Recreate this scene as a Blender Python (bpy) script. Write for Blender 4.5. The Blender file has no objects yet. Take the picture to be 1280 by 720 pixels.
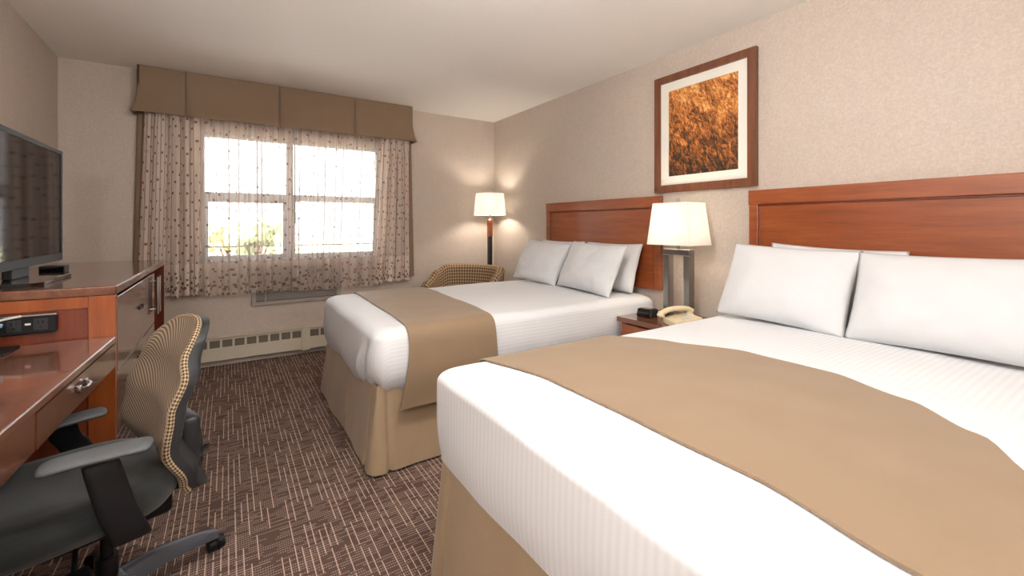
import bpy, bmesh, math, random
from mathutils import Vector, Matrix, noise
random.seed(7)
PI = math.pi
S = bpy.context.scene
COL = S.collection

# ------------------------------------------------------------------ materials
def nmat(name):
    m = bpy.data.materials.new(name); m.use_nodes = True
    nt = m.node_tree; nt.nodes.clear()
    out = nt.nodes.new('ShaderNodeOutputMaterial')
    return m, nt, out
class NT:
    def __init__(s, nt): s.nt = nt
    def n(s, t, **k):
        q = s.nt.nodes.new(t)
        for a, b in k.items(): setattr(q, a, b)
        return q
    def l(s, a, b): s.nt.links.new(a, b)
    def val(s, sock, v):
        if hasattr(v, 'is_linked'): s.l(v, sock)
        else: sock.default_value = v
    def math(s, op, a, b=0.0, c=0.0):
        q = s.n('ShaderNodeMath', operation=op)
        s.val(q.inputs[0], a); s.val(q.inputs[1], b); s.val(q.inputs[2], c)
        return q.outputs[0]
    def comb(s, x, y, z=0.0):
        q = s.n('ShaderNodeCombineXYZ')
        for i, v in enumerate((x, y, z)): s.val(q.inputs[i], v)
        return q.outputs[0]
    def sep(s, v):
        q = s.n('ShaderNodeSeparateXYZ'); s.l(v, q.inputs[0]); return q.outputs
    def mix(s, f, a, b):
        q = s.n('ShaderNodeMix', data_type='RGBA')
        s.val(q.inputs[0], f); s.val(q.inputs[6], a); s.val(q.inputs[7], b)
        return q.outputs[2]
    def noise(s, vec, scale, detail=4, rough=.5):
        q = s.n('ShaderNodeTexNoise'); q.inputs['Scale'].default_value = scale
        q.inputs['Detail'].default_value = detail; q.inputs['Roughness'].default_value = rough
        s.l(vec, q.inputs['Vector']); return q.outputs[0]
    def white(s, vec):
        q = s.n('ShaderNodeTexWhiteNoise', noise_dimensions='3D'); s.l(vec, q.inputs['Vector']); return q.outputs[0]
    def obj(s): return s.n('ShaderNodeTexCoord').outputs['Object']
    def uv(s): return s.n('ShaderNodeTexCoord').outputs['UV']
    def mapr(s, vec, scale=(1, 1, 1), rot=(0, 0, 0)):
        q = s.n('ShaderNodeMapping'); s.l(vec, q.inputs[0]); q.inputs['Scale'].default_value = scale
        q.inputs['Rotation'].default_value = rot; return q.outputs[0]
    def ramp(s, f, stops):
        q = s.n('ShaderNodeValToRGB'); e = q.color_ramp.elements
        while len(e) < len(stops): e.new(.5)
        for i, (p, c) in enumerate(stops): e[i].position = p; e[i].color = (*c, 1)
        s.l(f, q.inputs[0]); return q.outputs[0]
    def bump(s, h, strength=.2, dist=.002):
        q = s.n('ShaderNodeBump'); q.inputs['Strength'].default_value = strength
        q.inputs['Distance'].default_value = dist; s.l(h, q.inputs['Height']); return q.outputs[0]
    def pbsdf(s, color, rough=.5, metal=0., spec=.5, coat=0., normal=None, coat_rough=.1):
        q = s.n('ShaderNodeBsdfPrincipled')
        s.val(q.inputs['Base Color'], color); s.val(q.inputs['Roughness'], rough)
        q.inputs['Metallic'].default_value = metal; q.inputs['Specular IOR Level'].default_value = spec
        q.inputs['Coat Weight'].default_value = coat; q.inputs['Coat Roughness'].default_value = coat_rough
        if normal is not None: s.l(normal, q.inputs['Normal'])
        return q
def C(r, g, b):   # sRGB 0-255 -> linear
    f = lambda c: (c/255/12.92) if c/255 <= .04045 else ((c/255+.055)/1.055)**2.4
    return (f(r), f(g), f(b), 1)
def c3(*a): return C(*a)[:3]

def m_noise(name, c1, c2, scale=60, rough=.6, bumpS=.1, bdist=.001, metal=0., spec=.5, coat=0., stretch=(1, 1, 1), cr=.1):
    m, nt, out = nmat(name); t = NT(nt)
    v = t.mapr(t.obj(), stretch)
    n = t.noise(v, scale)
    col = t.mix(n, c1, c2)
    b = t.pbsdf(col, rough, metal, spec, coat, t.bump(n, bumpS, bdist) if bumpS else None, cr)
    t.l(b.outputs[0], out.inputs[0]); return m

def m_wall(name='wallpaper', k=1.0):
    m, nt, out = nmat(name); t = NT(nt); o = t.obj()
    n1 = t.noise(o, 80, 5, .65); n2 = t.noise(o, 190, 3, .6); n3 = t.noise(t.mapr(o, (1, 1, .35)), 18, 3)
    f = t.math('ADD', t.math('MULTIPLY', n1, .6), t.math('ADD', t.math('MULTIPLY', n2, .3), t.math('MULTIPLY', n3, .1)))
    col = t.ramp(f, [(.32, c3(182*k, 168*k, 156*k)), (.5, c3(195*k, 181*k, 169*k)), (.68, c3(208*k, 195*k, 184*k))])
    b = t.pbsdf(col, .55, spec=.35, normal=t.bump(f, .2, .0015))
    t.l(b.outputs[0], out.inputs[0]); return m

def m_wood(name, cd, cm, cl, axis='Y', rough=.25, coat=.6, scale=1., spec=.5, cr=.08):
    m, nt, out = nmat(name); t = NT(nt); o = t.obj()
    st = {'X': (1.2, 14, 14), 'Y': (14, 1.2, 14), 'Z': (14, 14, 1.2)}[axis]
    v = t.mapr(o, tuple(a*scale for a in st))
    n = t.noise(v, 1.6, 6, .6); n2 = t.noise(v, 9, 4, .7)
    f = t.math('ADD', t.math('MULTIPLY', n, .75), t.math('MULTIPLY', n2, .25))
    col = t.ramp(f, [(.3, cd[:3]), (.5, cm[:3]), (.72, cl[:3])])
    b = t.pbsdf(col, rough, spec=spec, coat=coat, coat_rough=cr)
    t.l(b.outputs[0], out.inputs[0]); return m

def m_carpet():
    m, nt, out = nmat('carpet_weave'); t = NT(nt); o = t.obj()
    s = t.sep(o); x, y = s[0], s[1]
    cw = .023
    cx = t.math('FLOOR', t.math('DIVIDE', x, cw)); fx = t.math('FRACT', t.math('DIVIDE', x, cw))
    r0 = t.white(t.comb(cx, 3.1, 0.))
    seg = t.math('ADD', t.math('DIVIDE', y, .16), t.math('MULTIPLY', r0, 9.))
    sy = t.math('FLOOR', seg); fseg = t.math('FRACT', seg)
    r1 = t.white(t.comb(cx, sy, 7.7))
    line = t.math('MULTIPLY', t.math('LESS_THAN', fx, .16), t.math('GREATER_THAN', r1, .30))
    line = t.math('MULTIPLY', line, t.math('LESS_THAN', fseg, .93))
    # cross bars: short dashes between the long lines
    rw = .0125
    ry = t.math('FLOOR', t.math('DIVIDE', y, rw)); fy = t.math('FRACT', t.math('DIVIDE', y, rw))
    bx = t.math('FLOOR', t.math('DIVIDE', t.math('ADD', x, t.math('MULTIPLY', t.white(t.comb(ry, 1., 2.)), .3)), .046))
    by = t.math('FLOOR', t.math('DIVIDE', y, .0375))
    r2 = t.white(t.comb(bx, by, 1.3)); r3 = t.white(t.comb(bx, ry, 5.1))
    dot = t.math('GREATER_THAN', t.math('FRACT', t.math('DIVIDE', x, .0075)), .35)
    bar = t.math('MULTIPLY', t.math('LESS_THAN', fy, .42), t.math('GREATER_THAN', r3, .30))
    solid = t.math('GREATER_THAN', r2, .8)
    bar = t.math('MULTIPLY', bar, t.math('MAXIMUM', dot, solid))
    pile = t.noise(o, 900, 2)
    base = t.mix(t.noise(o, 260, 3), C(74, 57, 51), C(108, 88, 80))
    c1 = t.mix(t.math('MULTIPLY', bar, .72), base, C(172, 148, 134))
    c2 = t.mix(t.math('MULTIPLY', line, .9), c1, C(202, 176, 158))
    b = t.pbsdf(c2, .95, spec=.1, normal=t.bump(pile, .5, .003))
    t.l(b.outputs[0], out.inputs[0]); return m

def m_stripe():
    """white duvet with tone-on-tone satin stripes along the bed; UV.x = metres across the cloth"""
    m, nt, out = nmat('striped_linen'); t = NT(nt)
    u = t.sep(t.uv())[0]
    w = t.math('SINE', t.math('MULTIPLY', u, 2*PI/.021))
    f = t.math('MULTIPLY_ADD', w, .5, .5)
    n = t.noise(t.obj(), 9, 4)
    col = t.mix(f, C(226, 228, 231), C(234, 235, 237))
    rg = t.math('MULTIPLY_ADD', f, -.3, .75)
    h = t.math('ADD', t.math('MULTIPLY', f, .06), n)
    b = t.pbsdf(col, rg, spec=.3, normal=t.bump(h, .18, .006))
    t.l(b.outputs[0], out.inputs[0]); return m

def m_cloth(name, c1, c2, scale=500, rough=.8, b=.15, sheen=0., wr=6, wrs=.3):
    m, nt, out = nmat(name); t = NT(nt); o = t.obj()
    n = t.noise(o, scale, 3); w = t.noise(o, wr, 3)
    col = t.mix(t.noise(o, wr*2, 3), c1, c2)
    h = t.math('ADD', t.math('MULTIPLY', n, b), t.math('MULTIPLY', w, wrs*6))
    p = t.pbsdf(col, rough, spec=.25, normal=t.bump(h, .25, .004)); p.inputs['Sheen Weight'].default_value = sheen
    t.l(p.outputs[0], out.inputs[0]); return m

def m_sheer(lo, hi):
    """sheer voile with small woven brown squares; UV in metres along the cloth (x) and height (y)"""
    m, nt, out = nmat('dotted_voile'); t = NT(nt)
    s = t.sep(t.uv()); u, v = s[0], s[1]
    def squares(cell, size, off, thr, seed):
        a = t.math('DIVIDE', t.math('ADD', u, off), cell); row = t.math('FLOOR', t.math('DIVIDE', v, cell))
        a = t.math('ADD', a, t.math('MULTIPLY', t.math('MODULO', row, 2.), .5))
        ci = t.math('FLOOR', a)
        jx = t.math('MULTIPLY_ADD', t.white(t.comb(ci, row, seed)), .3, -.15)
        jy = t.math('MULTIPLY_ADD', t.white(t.comb(ci, row, seed+3)), .5, -.25)
        fx = t.math('ABSOLUTE', t.math('ADD', t.math('SUBTRACT', t.math('FRACT', a), .5), jx))
        fy = t.math('ABSOLUTE', t.math('ADD', t.math('SUBTRACT', t.math('FRACT', t.math('DIVIDE', v, cell)), .5), jy))
        k = size/cell/2
        r = t.math('MULTIPLY', t.math('LESS_THAN', fx, k), t.math('LESS_THAN', fy, k))
        return t.math('MULTIPLY', r, t.math('GREATER_THAN', t.white(t.comb(ci, row, seed+8)), thr))
    d = squares(.072, .019, .0, .1, 1.5)
    low = t.math('LESS_THAN', v, .82)
    d2 = t.math('MULTIPLY', squares(.05, .019, .013, .35, 4.4), low)
    low3 = t.math('LESS_THAN', v, .72)
    d3 = t.math('MULTIPLY', squares(.04, .019, .02, .35, 9.4), low3)
    dot = t.math('MAXIMUM', d, t.math('MAXIMUM', d2, d3))
    col0 = t.mix(dot, C(250, 234, 222), C(140, 112, 98))
    fac = t.n('ShaderNodeLayerWeight'); fac.inputs['Blend'].default_value = .5
    cs = t.math('MAXIMUM', t.math('SUBTRACT', 1., fac.outputs['Facing']), .06)
    # dark of the folds painted in: narrow grey, less see-through stripes, full height
    tc_ = t.math('DIVIDE', u, .058); ti = t.math('FLOOR', tc_)
    tp_ = t.math('MULTIPLY_ADD', t.white(t.comb(ti, 2.2, 6.1)), .7, .15)
    tuck = t.math('LESS_THAN', t.math('ABSOLUTE', t.math('SUBTRACT', t.math('FRACT', tc_), tp_)), t.math('MULTIPLY_ADD', t.white(t.comb(ti, 7.2, .1)), .07, .035))
    col = t.mix(tuck, col0, C(176, 160, 152))
    hem = t.math('MULTIPLY', t.math('LESS_THAN', v, .885), .16)
    op = t.math('ADD', t.math('SUBTRACT', 1., t.math('POWER', 1-SHEER, t.math('DIVIDE', 1., cs))), hem)
    stack = t.math('MULTIPLY', t.math('GREATER_THAN', u, lo), t.math('LESS_THAN', u, hi))   # doubled, lined cloth at the gathered side
    op = t.math('ADD', op, t.math('MULTIPLY', stack, .46))
    op = t.math('MAXIMUM', op, t.math('MULTIPLY', tuck, .86))
    op = t.math('MINIMUM', t.math('ADD', op, t.math('MULTIPLY', dot, .42)), .98)
    dif = t.n('ShaderNodeBsdfDiffuse'); t.l(col, dif.inputs[0])
    tr = t.n('ShaderNodeBsdfTranslucent'); t.l(col, tr.inputs[0])
    mx = t.n('ShaderNodeMixShader'); mx.inputs[0].default_value = .32
    t.l(dif.outputs[0], mx.inputs[1]); t.l(tr.outputs[0], mx.inputs[2])
    tp = t.n('ShaderNodeBsdfTransparent')
    m2 = t.n('ShaderNodeMixShader'); t.l(op, m2.inputs[0]); t.l(tp.outputs[0], m2.inputs[1]); t.l(mx.outputs[0], m2.inputs[2])
    t.l(m2.outputs[0], out.inputs[0]); return m
SHEER = .24

def m_glass(name='clear_glass', tint=(1, 1, 1, 1), refl=.06):
    m, nt, out = nmat(name); t = NT(nt)
    tp = t.n('ShaderNodeBsdfTransparent'); tp.inputs[0].default_value = tint
    g = t.n('ShaderNodeBsdfGlossy'); g.inputs['Roughness'].default_value = .02
    fr = t.n('ShaderNodeFresnel'); fr.inputs[0].default_value = 1.45
    mx = t.n('ShaderNodeMixShader'); t.l(fr.outputs[0], mx.inputs[0]); t.l(tp.outputs[0], mx.inputs[1]); t.l(g.outputs[0], mx.inputs[2])
    t.l(mx.outputs[0], out.inputs[0]); return m

def m_shade(name, col, k=.6):
    m, nt, out = nmat(name); t = NT(nt)
    n = t.noise(t.mapr(t.obj(), (1, 1, .1)), 300, 2)
    c = t.mix(n, col, tuple(min(1, a*1.04) for a in col[:3])+(1,))
    dif = t.n('ShaderNodeBsdfDiffuse'); t.l(c, dif.inputs[0])
    tr = t.n('ShaderNodeBsdfTranslucent'); t.l(c, tr.inputs[0])
    mx = t.n('ShaderNodeMixShader'); mx.inputs[0].default_value = k
    t.l(dif.outputs[0], mx.inputs[1]); t.l(tr.outputs[0], mx.inputs[2]); t.l(mx.outputs[0], out.inputs[0]); return m

def m_emit(name, col, s):
    m, nt, out = nmat(name); t = NT(nt)
    e = t.n('ShaderNodeEmission'); e.inputs[0].default_value = col; e.inputs[1].default_value = s
    t.l(e.outputs[0], out.inputs[0]); return m

def m_check(name, c1, c2, s, rot=(0, 0, PI/4), rough=.85, uvm=True):
    m, nt, out = nmat(name); t = NT(nt)
    v = t.mapr(t.uv() if uvm else t.obj(), (1/s, 1/s, 1/s), rot)
    q = t.sep(v)
    f = t.math('MULTIPLY', t.math('SINE', t.math('MULTIPLY', q[0], 2*PI)), t.math('SINE', t.math('MULTIPLY', q[1], 2*PI)))
    f = t.math('MINIMUM', t.math('MAXIMUM', t.math('MULTIPLY_ADD', f, 2.2, .5), 0.), 1.)
    col = t.mix(f, c1, c2)
    b = t.pbsdf(col, rough, spec=.2, normal=t.bump(f, .25, .001))
    t.l(b.outputs[0], out.inputs[0]); return m

def m_meshfab():
    m, nt, out = nmat('ribbed_chair_fabric'); t = NT(nt)
    q = t.sep(t.mapr(t.uv(), (1, 1, 1), (0, 0, -.5)))
    a = t.math('SINE', t.math('MULTIPLY', q[1], 2*PI/.0105))
    b_ = t.math('SINE', t.math('MULTIPLY', q[0], 2*PI/.008))
    f = t.math('MINIMUM', t.math('MAXIMUM', t.math('MULTIPLY_ADD', t.math('ADD', a, t.math('MULTIPLY', b_, .35)), .6, .5), 0.), 1.)
    col = t.mix(f, C(88, 76, 66), C(164, 146, 126))
    b = t.pbsdf(col, .75, spec=.25, normal=t.bump(f, .3, .001))
    t.l(b.outputs[0], out.inputs[0]); return m

def m_art():
    m, nt, out = nmat('wheat_print'); t = NT(nt)
    q = t.sep(t.uv()); u, v = q[0], q[1]
    base = t.comb(u, v)
    warp = t.math('MULTIPLY', t.noise(base, 4.5, 3), .16)
    a = t.comb(t.math('ADD', u, t.math('MULTIPLY_ADD', v, .45, warp)), v)
    st = t.noise(t.mapr(a, (11, 4, 1)), 3., 7, .78)
    blobs = t.noise(t.mapr(a, (8, 6, 1)), 3., 6, .8)
    fine = t.noise(t.mapr(a, (40, 9, 1)), 2., 4, .7)
    f = t.math('ADD', t.math('MULTIPLY', st, .45), t.math('ADD', t.math('MULTIPLY', blobs, .35), t.math('MULTIPLY', fine, .3)))
    f = t.math('ADD', f, t.math('MULTIPLY_ADD', v, .12, -.09))
    f = t.math('ADD', f, t.math('MULTIPLY_ADD', t.noise(t.mapr(a, (3, 2.2, 1)), 1.7, 2), .22, -.105))
    col = t.ramp(f, [(.44, c3(44, 36, 30)), (.50, c3(104, 66, 38)), (.545, c3(178, 104, 50)), (.59, c3(218, 144, 72)), (.66, c3(246, 204, 142))])
    b = t.pbsdf(col, .4, spec=.4)
    t.l(b.outputs[0], out.inputs[0]); return m

M = {}
M['wall'] = m_wall()
M['ceiling'] = m_noise('ceiling_paint', C(244, 240, 235), C(238, 234, 229), 90, .9, .25, .001)
M['carpet'] = m_carpet()
M['cherry'] = m_wood('cherry_veneer', C(118, 57, 26), C(144, 73, 35), C(162, 93, 49), 'Y', .35, .8, cr=.13)
M['cherry_z'] = m_wood('cherry_veneer_upright', C(118, 56, 22), C(144, 72, 30), C(162, 90, 42), 'Z', .3, .4)
M['cherry_x'] = m_wood('cherry_veneer_cross', C(118, 52, 18), C(156, 76, 30), C(180, 100, 46), 'X', .3, .4)
M['cherry_dark'] = m_wood('cherry_panel', C(86, 36, 18), C(108, 46, 24), C(126, 60, 32), 'Z', .32, .35)
M['cherry_lam'] = m_wood('cherry_laminate', C(84, 48, 32), C(112, 68, 48), C(136, 92, 68), 'Y', .2, .8, cr=.07)
M['frame_wood'] = m_wood('picture_frame_wood', C(88, 50, 30), C(112, 66, 42), C(130, 82, 56), 'Z', .4, .3)
M['mat_board'] = m_noise('mat_board', C(236, 232, 222), C(228, 224, 214), 300, .85, .05)
M['art'] = m_art()
M['linen'] = m_stripe()
M['pillow'] = m_cloth('white_pillowcase', C(212, 213, 215), C(219, 220, 222), 700, .75, .1, wr=5, wrs=.5)
M['runner'] = m_cloth('tan_runner_cloth', C(138, 115, 91), C(145, 122, 97), 600, .6, .3, .2, wr=5, wrs=.12)
M['skirt'] = m_cloth('tan_skirt_cloth', C(162, 139, 111), C(171, 148, 120), 600, .6, .3, .2, wr=7, wrs=.35)
M['valance'] = m_cloth('brown_valance_cloth', C(134, 111, 88), C(142, 119, 96), 500, .6, .3, .2, wr=4, wrs=.1)
M['drape'] = m_cloth('brown_drape_cloth', C(128, 106, 88), C(138, 116, 98), 500, .7, .3, .1)
M['sheer'] = m_sheer(-1, 2.2*.44)
M['sheer_b'] = m_sheer(2.2*.5, 9)
M['vinyl'] = m_noise('white_window_vinyl', C(214, 216, 220), C(206, 208, 212), 40, .4, .02)
M['glass'] = m_glass()
M['heater'] = m_noise('cream_heater_enamel', C(214, 204, 184), C(204, 194, 174), 12, .4, .03)
M['heater_dark'] = m_noise('heater_fins', C(130, 118, 102), C(104, 94, 82), 80, .7, .1)
M['grey_plastic'] = m_noise('grey_vent_plastic', C(168, 160, 152), C(154, 147, 140), 30, .45, .03)
M['black_plastic'] = m_noise('black_plastic', C(16, 16, 18), C(22, 22, 24), 200, .45, .05, spec=.3)
M['black_gloss'] = m_noise('black_gloss', C(10, 10, 12), C(14, 14, 16), 50, .06, 0, coat=.5, cr=.03)
M['screen'] = m_noise('tv_screen_glass', C(8, 10, 14), C(10, 12, 16), 5, .06, 0, spec=.25)
M['dark_grey'] = m_noise('charcoal_plastic', C(42, 44, 46), C(50, 52, 54), 300, .4, .1, spec=.35)
M['grey_pad'] = m_noise('grey_arm_pad', C(80, 82, 84), C(92, 94, 96), 250, .5, .1, spec=.35)
M['base_grey'] = m_noise('satin_grey_nylon', C(70, 72, 80), C(82, 84, 92), 200, .3, .05)
M['black_fabric'] = m_cloth('black_seat_fabric', C(26, 28, 28), C(34, 37, 36), 900, .7, .8, .3)
M['meshfab'] = m_meshfab()
M['piping'] = m_check('braided_piping', C(72, 60, 50), C(176, 154, 122), .015, (0, 0, PI/4))
M['tub'] = m_check('lattice_upholstery', C(104, 78, 60), C(176, 152, 122), .042, (0, 0, PI/4))
M['chrome'] = m_noise('polished_chrome', C(210, 210, 214), C(196, 196, 200), 20, .12, 0, metal=1.)
M['bronze'] = m_noise('bronze_pull', C(84, 66, 50), C(64, 50, 40), 60, .35, 0, metal=.8)
M['steel'] = m_noise('brushed_nickel', C(168, 164, 158), C(140, 137, 132), 40, .28, .05, metal=1., stretch=(1, 1, .05))
M['shade'] = m_shade('white_linen_shade', (.84, .83, .81, 1), .5)
M['bulb'] = m_emit('lamp_bulb', (1, .85, .65, 1), 60)
M['phone'] = m_noise('beige_phone_plastic', C(222, 206, 172), C(214, 198, 164), 60, .4, .02)
M['white_plastic'] = m_noise('white_plastic', C(224, 222, 218), C(214, 212, 208), 60, .4, .02)
M['pink_card'] = m_noise('pink_printed_card', C(214, 150, 140), C(196, 96, 92), 90, .5, 0)
M['blue_plastic'] = m_noise('pale_blue_plastic', C(150, 186, 214), C(120, 160, 196), 60, .3, 0)
M['acrylic'] = m_glass('clear_acrylic', (.93, .95, .95, 1))
M['grass'] = m_noise('lawn', C(168, 176, 140), C(196, 196, 168), .8, .95, 0)
M['leaf'] = m_noise('tree_foliage', C(136, 148, 112), C(176, 184, 146), 1.5, .9, .4, .1)
M['leaf2'] = m_noise('autumn_foliage', C(178, 160, 120), C(156, 156, 112), 1.5, .9, .4, .1)
M['bark'] = m_noise('tree_bark', C(84, 66, 52), C(64, 50, 40), 8, .9, .5, .02, stretch=(1, 1, .2))
M['brick'] = m_noise('tan_siding', C(208, 178, 158), C(196, 168, 146), 3, .9, 0, stretch=(.1, .1, 6))
M['roof'] = m_noise('shingle_roof', C(172, 158, 150), C(156, 142, 134), 10, .9, .3)
M['asphalt'] = m_noise('parking_asphalt', C(206, 204, 200), C(190, 188, 184), 5, .95, .2)

# ------------------------------------------------------------------ mesh helpers
def link(name, me, mat, parent=None, smooth=False, mats=None):
    o = bpy.data.objects.new(name, me); COL.objects.link(o)
    for mm in (mats or [mat]): me.materials.append(M[mm] if isinstance(mm, str) else mm)
    if smooth:
        for p in me.polygons: p.use_smooth = True
    if parent is not None: o.parent = parent
    return o
def ob(name, bm, mat, parent=None, smooth=False, mats=None, auto=None):
    bmesh.ops.recalc_face_normals(bm, faces=bm.faces[:])
    if auto:
        for f in bm.faces: f.smooth = True
        for e in bm.edges:
            if len(e.link_faces) == 2 and e.calc_face_angle(0) > auto: e.smooth = False
    me = bpy.data.meshes.new(name); bm.to_mesh(me); bm.free()
    return link(name, me, mat, parent, smooth, mats)
def box(bm, x0, y0, z0, x1, y1, z1, bev=0., seg=2, mx=None):
    r = bmesh.ops.create_cube(bm, size=1.)
    vs = r['verts']
    for v in vs:
        v.co = Vector((x0+(v.co.x+.5)*(x1-x0), y0+(v.co.y+.5)*(y1-y0), z0+(v.co.z+.5)*(z1-z0)))
    if bev:
        es = list({e for v in vs for e in v.link_edges})
        r2 = bmesh.ops.bevel(bm, geom=es, offset=bev, segments=seg, affect='EDGES', profile=.5)
        vs = list({v for f in r2['faces'] for v in f.verts} | {v for v in vs if v.is_valid})
    if mx is not None:
        for v in vs: v.co = mx @ v.co
    return vs
def cyl(bm, p0, p1, r0, r1=None, seg=20, caps=True):
    p0, p1 = Vector(p0), Vector(p1); r1 = r0 if r1 is None else r1
    d = p1-p0; q = Vector((0, 0, 1)).rotation_difference(d).to_matrix().to_4x4()
    r = bmesh.ops.create_cone(bm, cap_ends=caps, segments=seg, radius1=r0, radius2=r1, depth=d.length,
                              matrix=Matrix.Translation((p0+p1)/2) @ q)
    return r['verts']
def tube(bm, pts, r, seg=10, caps=True):
    """tube through a polyline; r scalar or list, or (rx, rz) tuples for flat bars"""
    pts = [Vector(p) for p in pts]; rings = []
    for i, p in enumerate(pts):
        d = (pts[min(i+1, len(pts)-1)]-pts[max(i-1, 0)]).normalized()
        a = d.cross(Vector((0, 0, 1)))
        if a.length < .05: a = d.cross(Vector((0, 1, 0)))
        a.normalize(); b = a.cross(d).normalized()
        rr = r[i] if isinstance(r, list) else r
        ra, rb = rr if isinstance(rr, tuple) else (rr, rr)
        rings.append([bm.verts.new(p+a*(ra*math.cos(2*PI*k/seg))+b*(rb*math.sin(2*PI*k/seg))) for k in range(seg)])
    for i in range(len(rings)-1):
        for k in range(seg):
            bm.faces.new((rings[i][k], rings[i][(k+1) % seg], rings[i+1][(k+1) % seg], rings[i+1][k]))
    if caps: bm.faces.new(rings[0][::-1]); bm.faces.new(rings[-1])
def smoothpath(ctrl, n=8):
    P = [Vector(p) for p in ctrl]; out = []
    for i in range(len(P)-1):
        p0 = P[max(i-1, 0)]; p1 = P[i]; p2 = P[i+1]; p3 = P[min(i+2, len(P)-1)]
        for k in range(n):
            t = k/n
            out.append(.5*((2*p1)+(p2-p0)*t+(2*p0-5*p1+4*p2-p3)*t*t+(3*p1-p0-3*p2+p3)*t**3))
    out.append(P[-1]); return out
def lathe(bm, prof, cx=0, cy=0, seg=32):
    rings = [[bm.verts.new((cx+r*math.cos(2*PI*k/seg), cy+r*math.sin(2*PI*k/seg), z)) for k in range(seg)] for r, z in prof]
    for i in range(len(rings)-1):
        for k in range(seg):
            bm.faces.new((rings[i][k], rings[i][(k+1) % seg], rings[i+1][(k+1) % seg], rings[i+1][k]))
def grid(bm, fn, nu, nv, uvfn=None, closed_u=False):
    V = [[bm.verts.new(fn(i/nu, j/nv)) for i in range(nu+(0 if closed_u else 1))] for j in range(nv+1)]
    lay = bm.loops.layers.uv.verify() if uvfn else None
    n = nu
    for j in range(nv):
        for i in range(n):
            i2 = (i+1) % nu if closed_u else i+1
            f = bm.faces.new((V[j][i], V[j][i2], V[j+1][i2], V[j+1][i]))
            if lay:
                for l, (a, b) in zip(f.loops, ((i, j), (i+1, j), (i+1, j+1), (i, j+1))):
                    l[lay].uv = uvfn(a/nu, b/nv)
    return V
def empty(name, loc, rz=0.):
    o = bpy.data.objects.new(name, None); COL.objects.link(o); o.location = loc; o.rotation_euler = (0, 0, rz)
    o.empty_display_size = .05; return o
def tag(o, label, cat, group=None):
    o['label'] = label; o['category'] = cat
    if group: o['group'] = group
    return o
def struct(o): o['kind'] = 'structure'; return o
def nz(x, y, z, s=1.): return noise.noise(Vector((x*s, y*s, z*s)))
def lerp(a, b, t): return a+(b-a)*t
def sst(a, b, x):
    t = max(0, min(1, (x-a)/(b-a))); return t*t*(3-2*t)
def interp(pts, x):
    if x <= pts[0][0]: return pts[0][1]
    for (a, b), (c, d) in zip(pts, pts[1:]):
        if x <= c:
            t = (x-a)/(c-a); t = t*t*(3-2*t); return b+(d-b)*t
    return pts[-1][1]

# ------------------------------------------------------------------ room shell
XR, YB, ZC, YF = 2.68, 4.51, 2.44, -2.3
def xl(y): return -1.049 + (4.51-y)*.0285
def poly_prism(bm, pts, z0, z1):
    a = [bm.verts.new((x, y, z0)) for x, y in pts]; b = [bm.verts.new((x, y, z1)) for x, y in pts]
    n = len(pts); bm.faces.new(a[::-1]); bm.faces.new(b)
    for i in range(n): bm.faces.new((a[i], a[(i+1) % n], b[(i+1) % n], b[i]))
WX0, WX1, WZ0, WZ1 = -.19, 1.31, .885, 1.985
bm = bmesh.new(); box(bm, -1.4, YF-.2, -.1, XR+.2, YB+.2, 0); struct(ob('floor', bm, 'carpet'))
bm = bmesh.new(); box(bm, -1.4, YF-.2, ZC, XR+.2, YB+.2, ZC+.1); struct(ob('ceiling', bm, 'ceiling'))
bm = bmesh.new(); box(bm, XR, YF-.2, 0, XR+.2, YB+.2, ZC); struct(ob('wall_right', bm, 'wall'))
bm = bmesh.new(); poly_prism(bm, [(xl(YB), YB), (xl(YB)-.2, YB), (xl(YF)-.3, YF-.2), (xl(YF), YF-.2)], 0, ZC); struct(ob('wall_left', bm, 'wall'))
bm = bmesh.new(); box(bm, xl(YF)-.25, YF-.2, 0, XR, YF, ZC); struct(ob('wall_front', bm, 'wall'))
bm = bmesh.new()
for q in ((xl(YB)-.2, WX0, 0, ZC), (WX1, XR, 0, ZC), (WX0, WX1, 0, WZ0), (WX0, WX1, WZ1, ZC)):
    box(bm, q[0], YB, q[2], q[1], YB+.2, q[3])
struct(ob('wall_back', bm, 'wall'))

# window
win = struct(empty('window_1', ((WX0+WX1)/2, YB+.09, WZ0)))
def wpart(name, q, mat='vinyl', bev=.004):
    bm = bmesh.new()
    for a in q: box(bm, *a, bev=bev)
    o = ob(name, bm, mat, win); o.matrix_parent_inverse = Matrix.Translation(-win.location); return o
f = .022
MX = .485
wpart('window_frame', [(WX0, YB+.06, WZ0, WX0+f, YB+.13, WZ1), (WX1-f, YB+.06, WZ0, WX1, YB+.13, WZ1),
                       (WX0+f, YB+.06, WZ1-f, WX1-f, YB+.13, WZ1), (WX0+f, YB+.06, WZ0, WX1-f, YB+.13, WZ0+f)])
wpart('mullion', [(MX-.03, YB+.05, WZ0+f, MX+.03, YB+.13, WZ1-f)])
wpart('transom', [(WX0+f, YB+.055, 1.43, MX-.03, YB+.125, 1.49), (MX+.03, YB+.055, 1.43, WX1-f, YB+.125, 1.49)])
wpart('sash_frame', [(WX0+f, YB+.07, WZ0+f, WX0+f+.025, YB+.11, 1.43), (MX-.055, YB+.07, WZ0+f, MX-.03, YB+.11, 1.43),
                     (WX0+f+.025, YB+.07, WZ0+f, MX-.055, YB+.11, WZ0+f+.03), (WX0+f+.025, YB+.07, 1.405, MX-.055, YB+.11, 1.43)])
wpart('sash_frame', [(MX+.03, YB+.07, WZ0+f, MX+.05, YB+.11, 1.43), (WX1-f-.02, YB+.07, WZ0+f, WX1-f, YB+.11, 1.43),
                     (MX+.05, YB+.07, WZ0+f, WX1-f-.02, YB+.11, WZ0+f+.03)])
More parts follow.
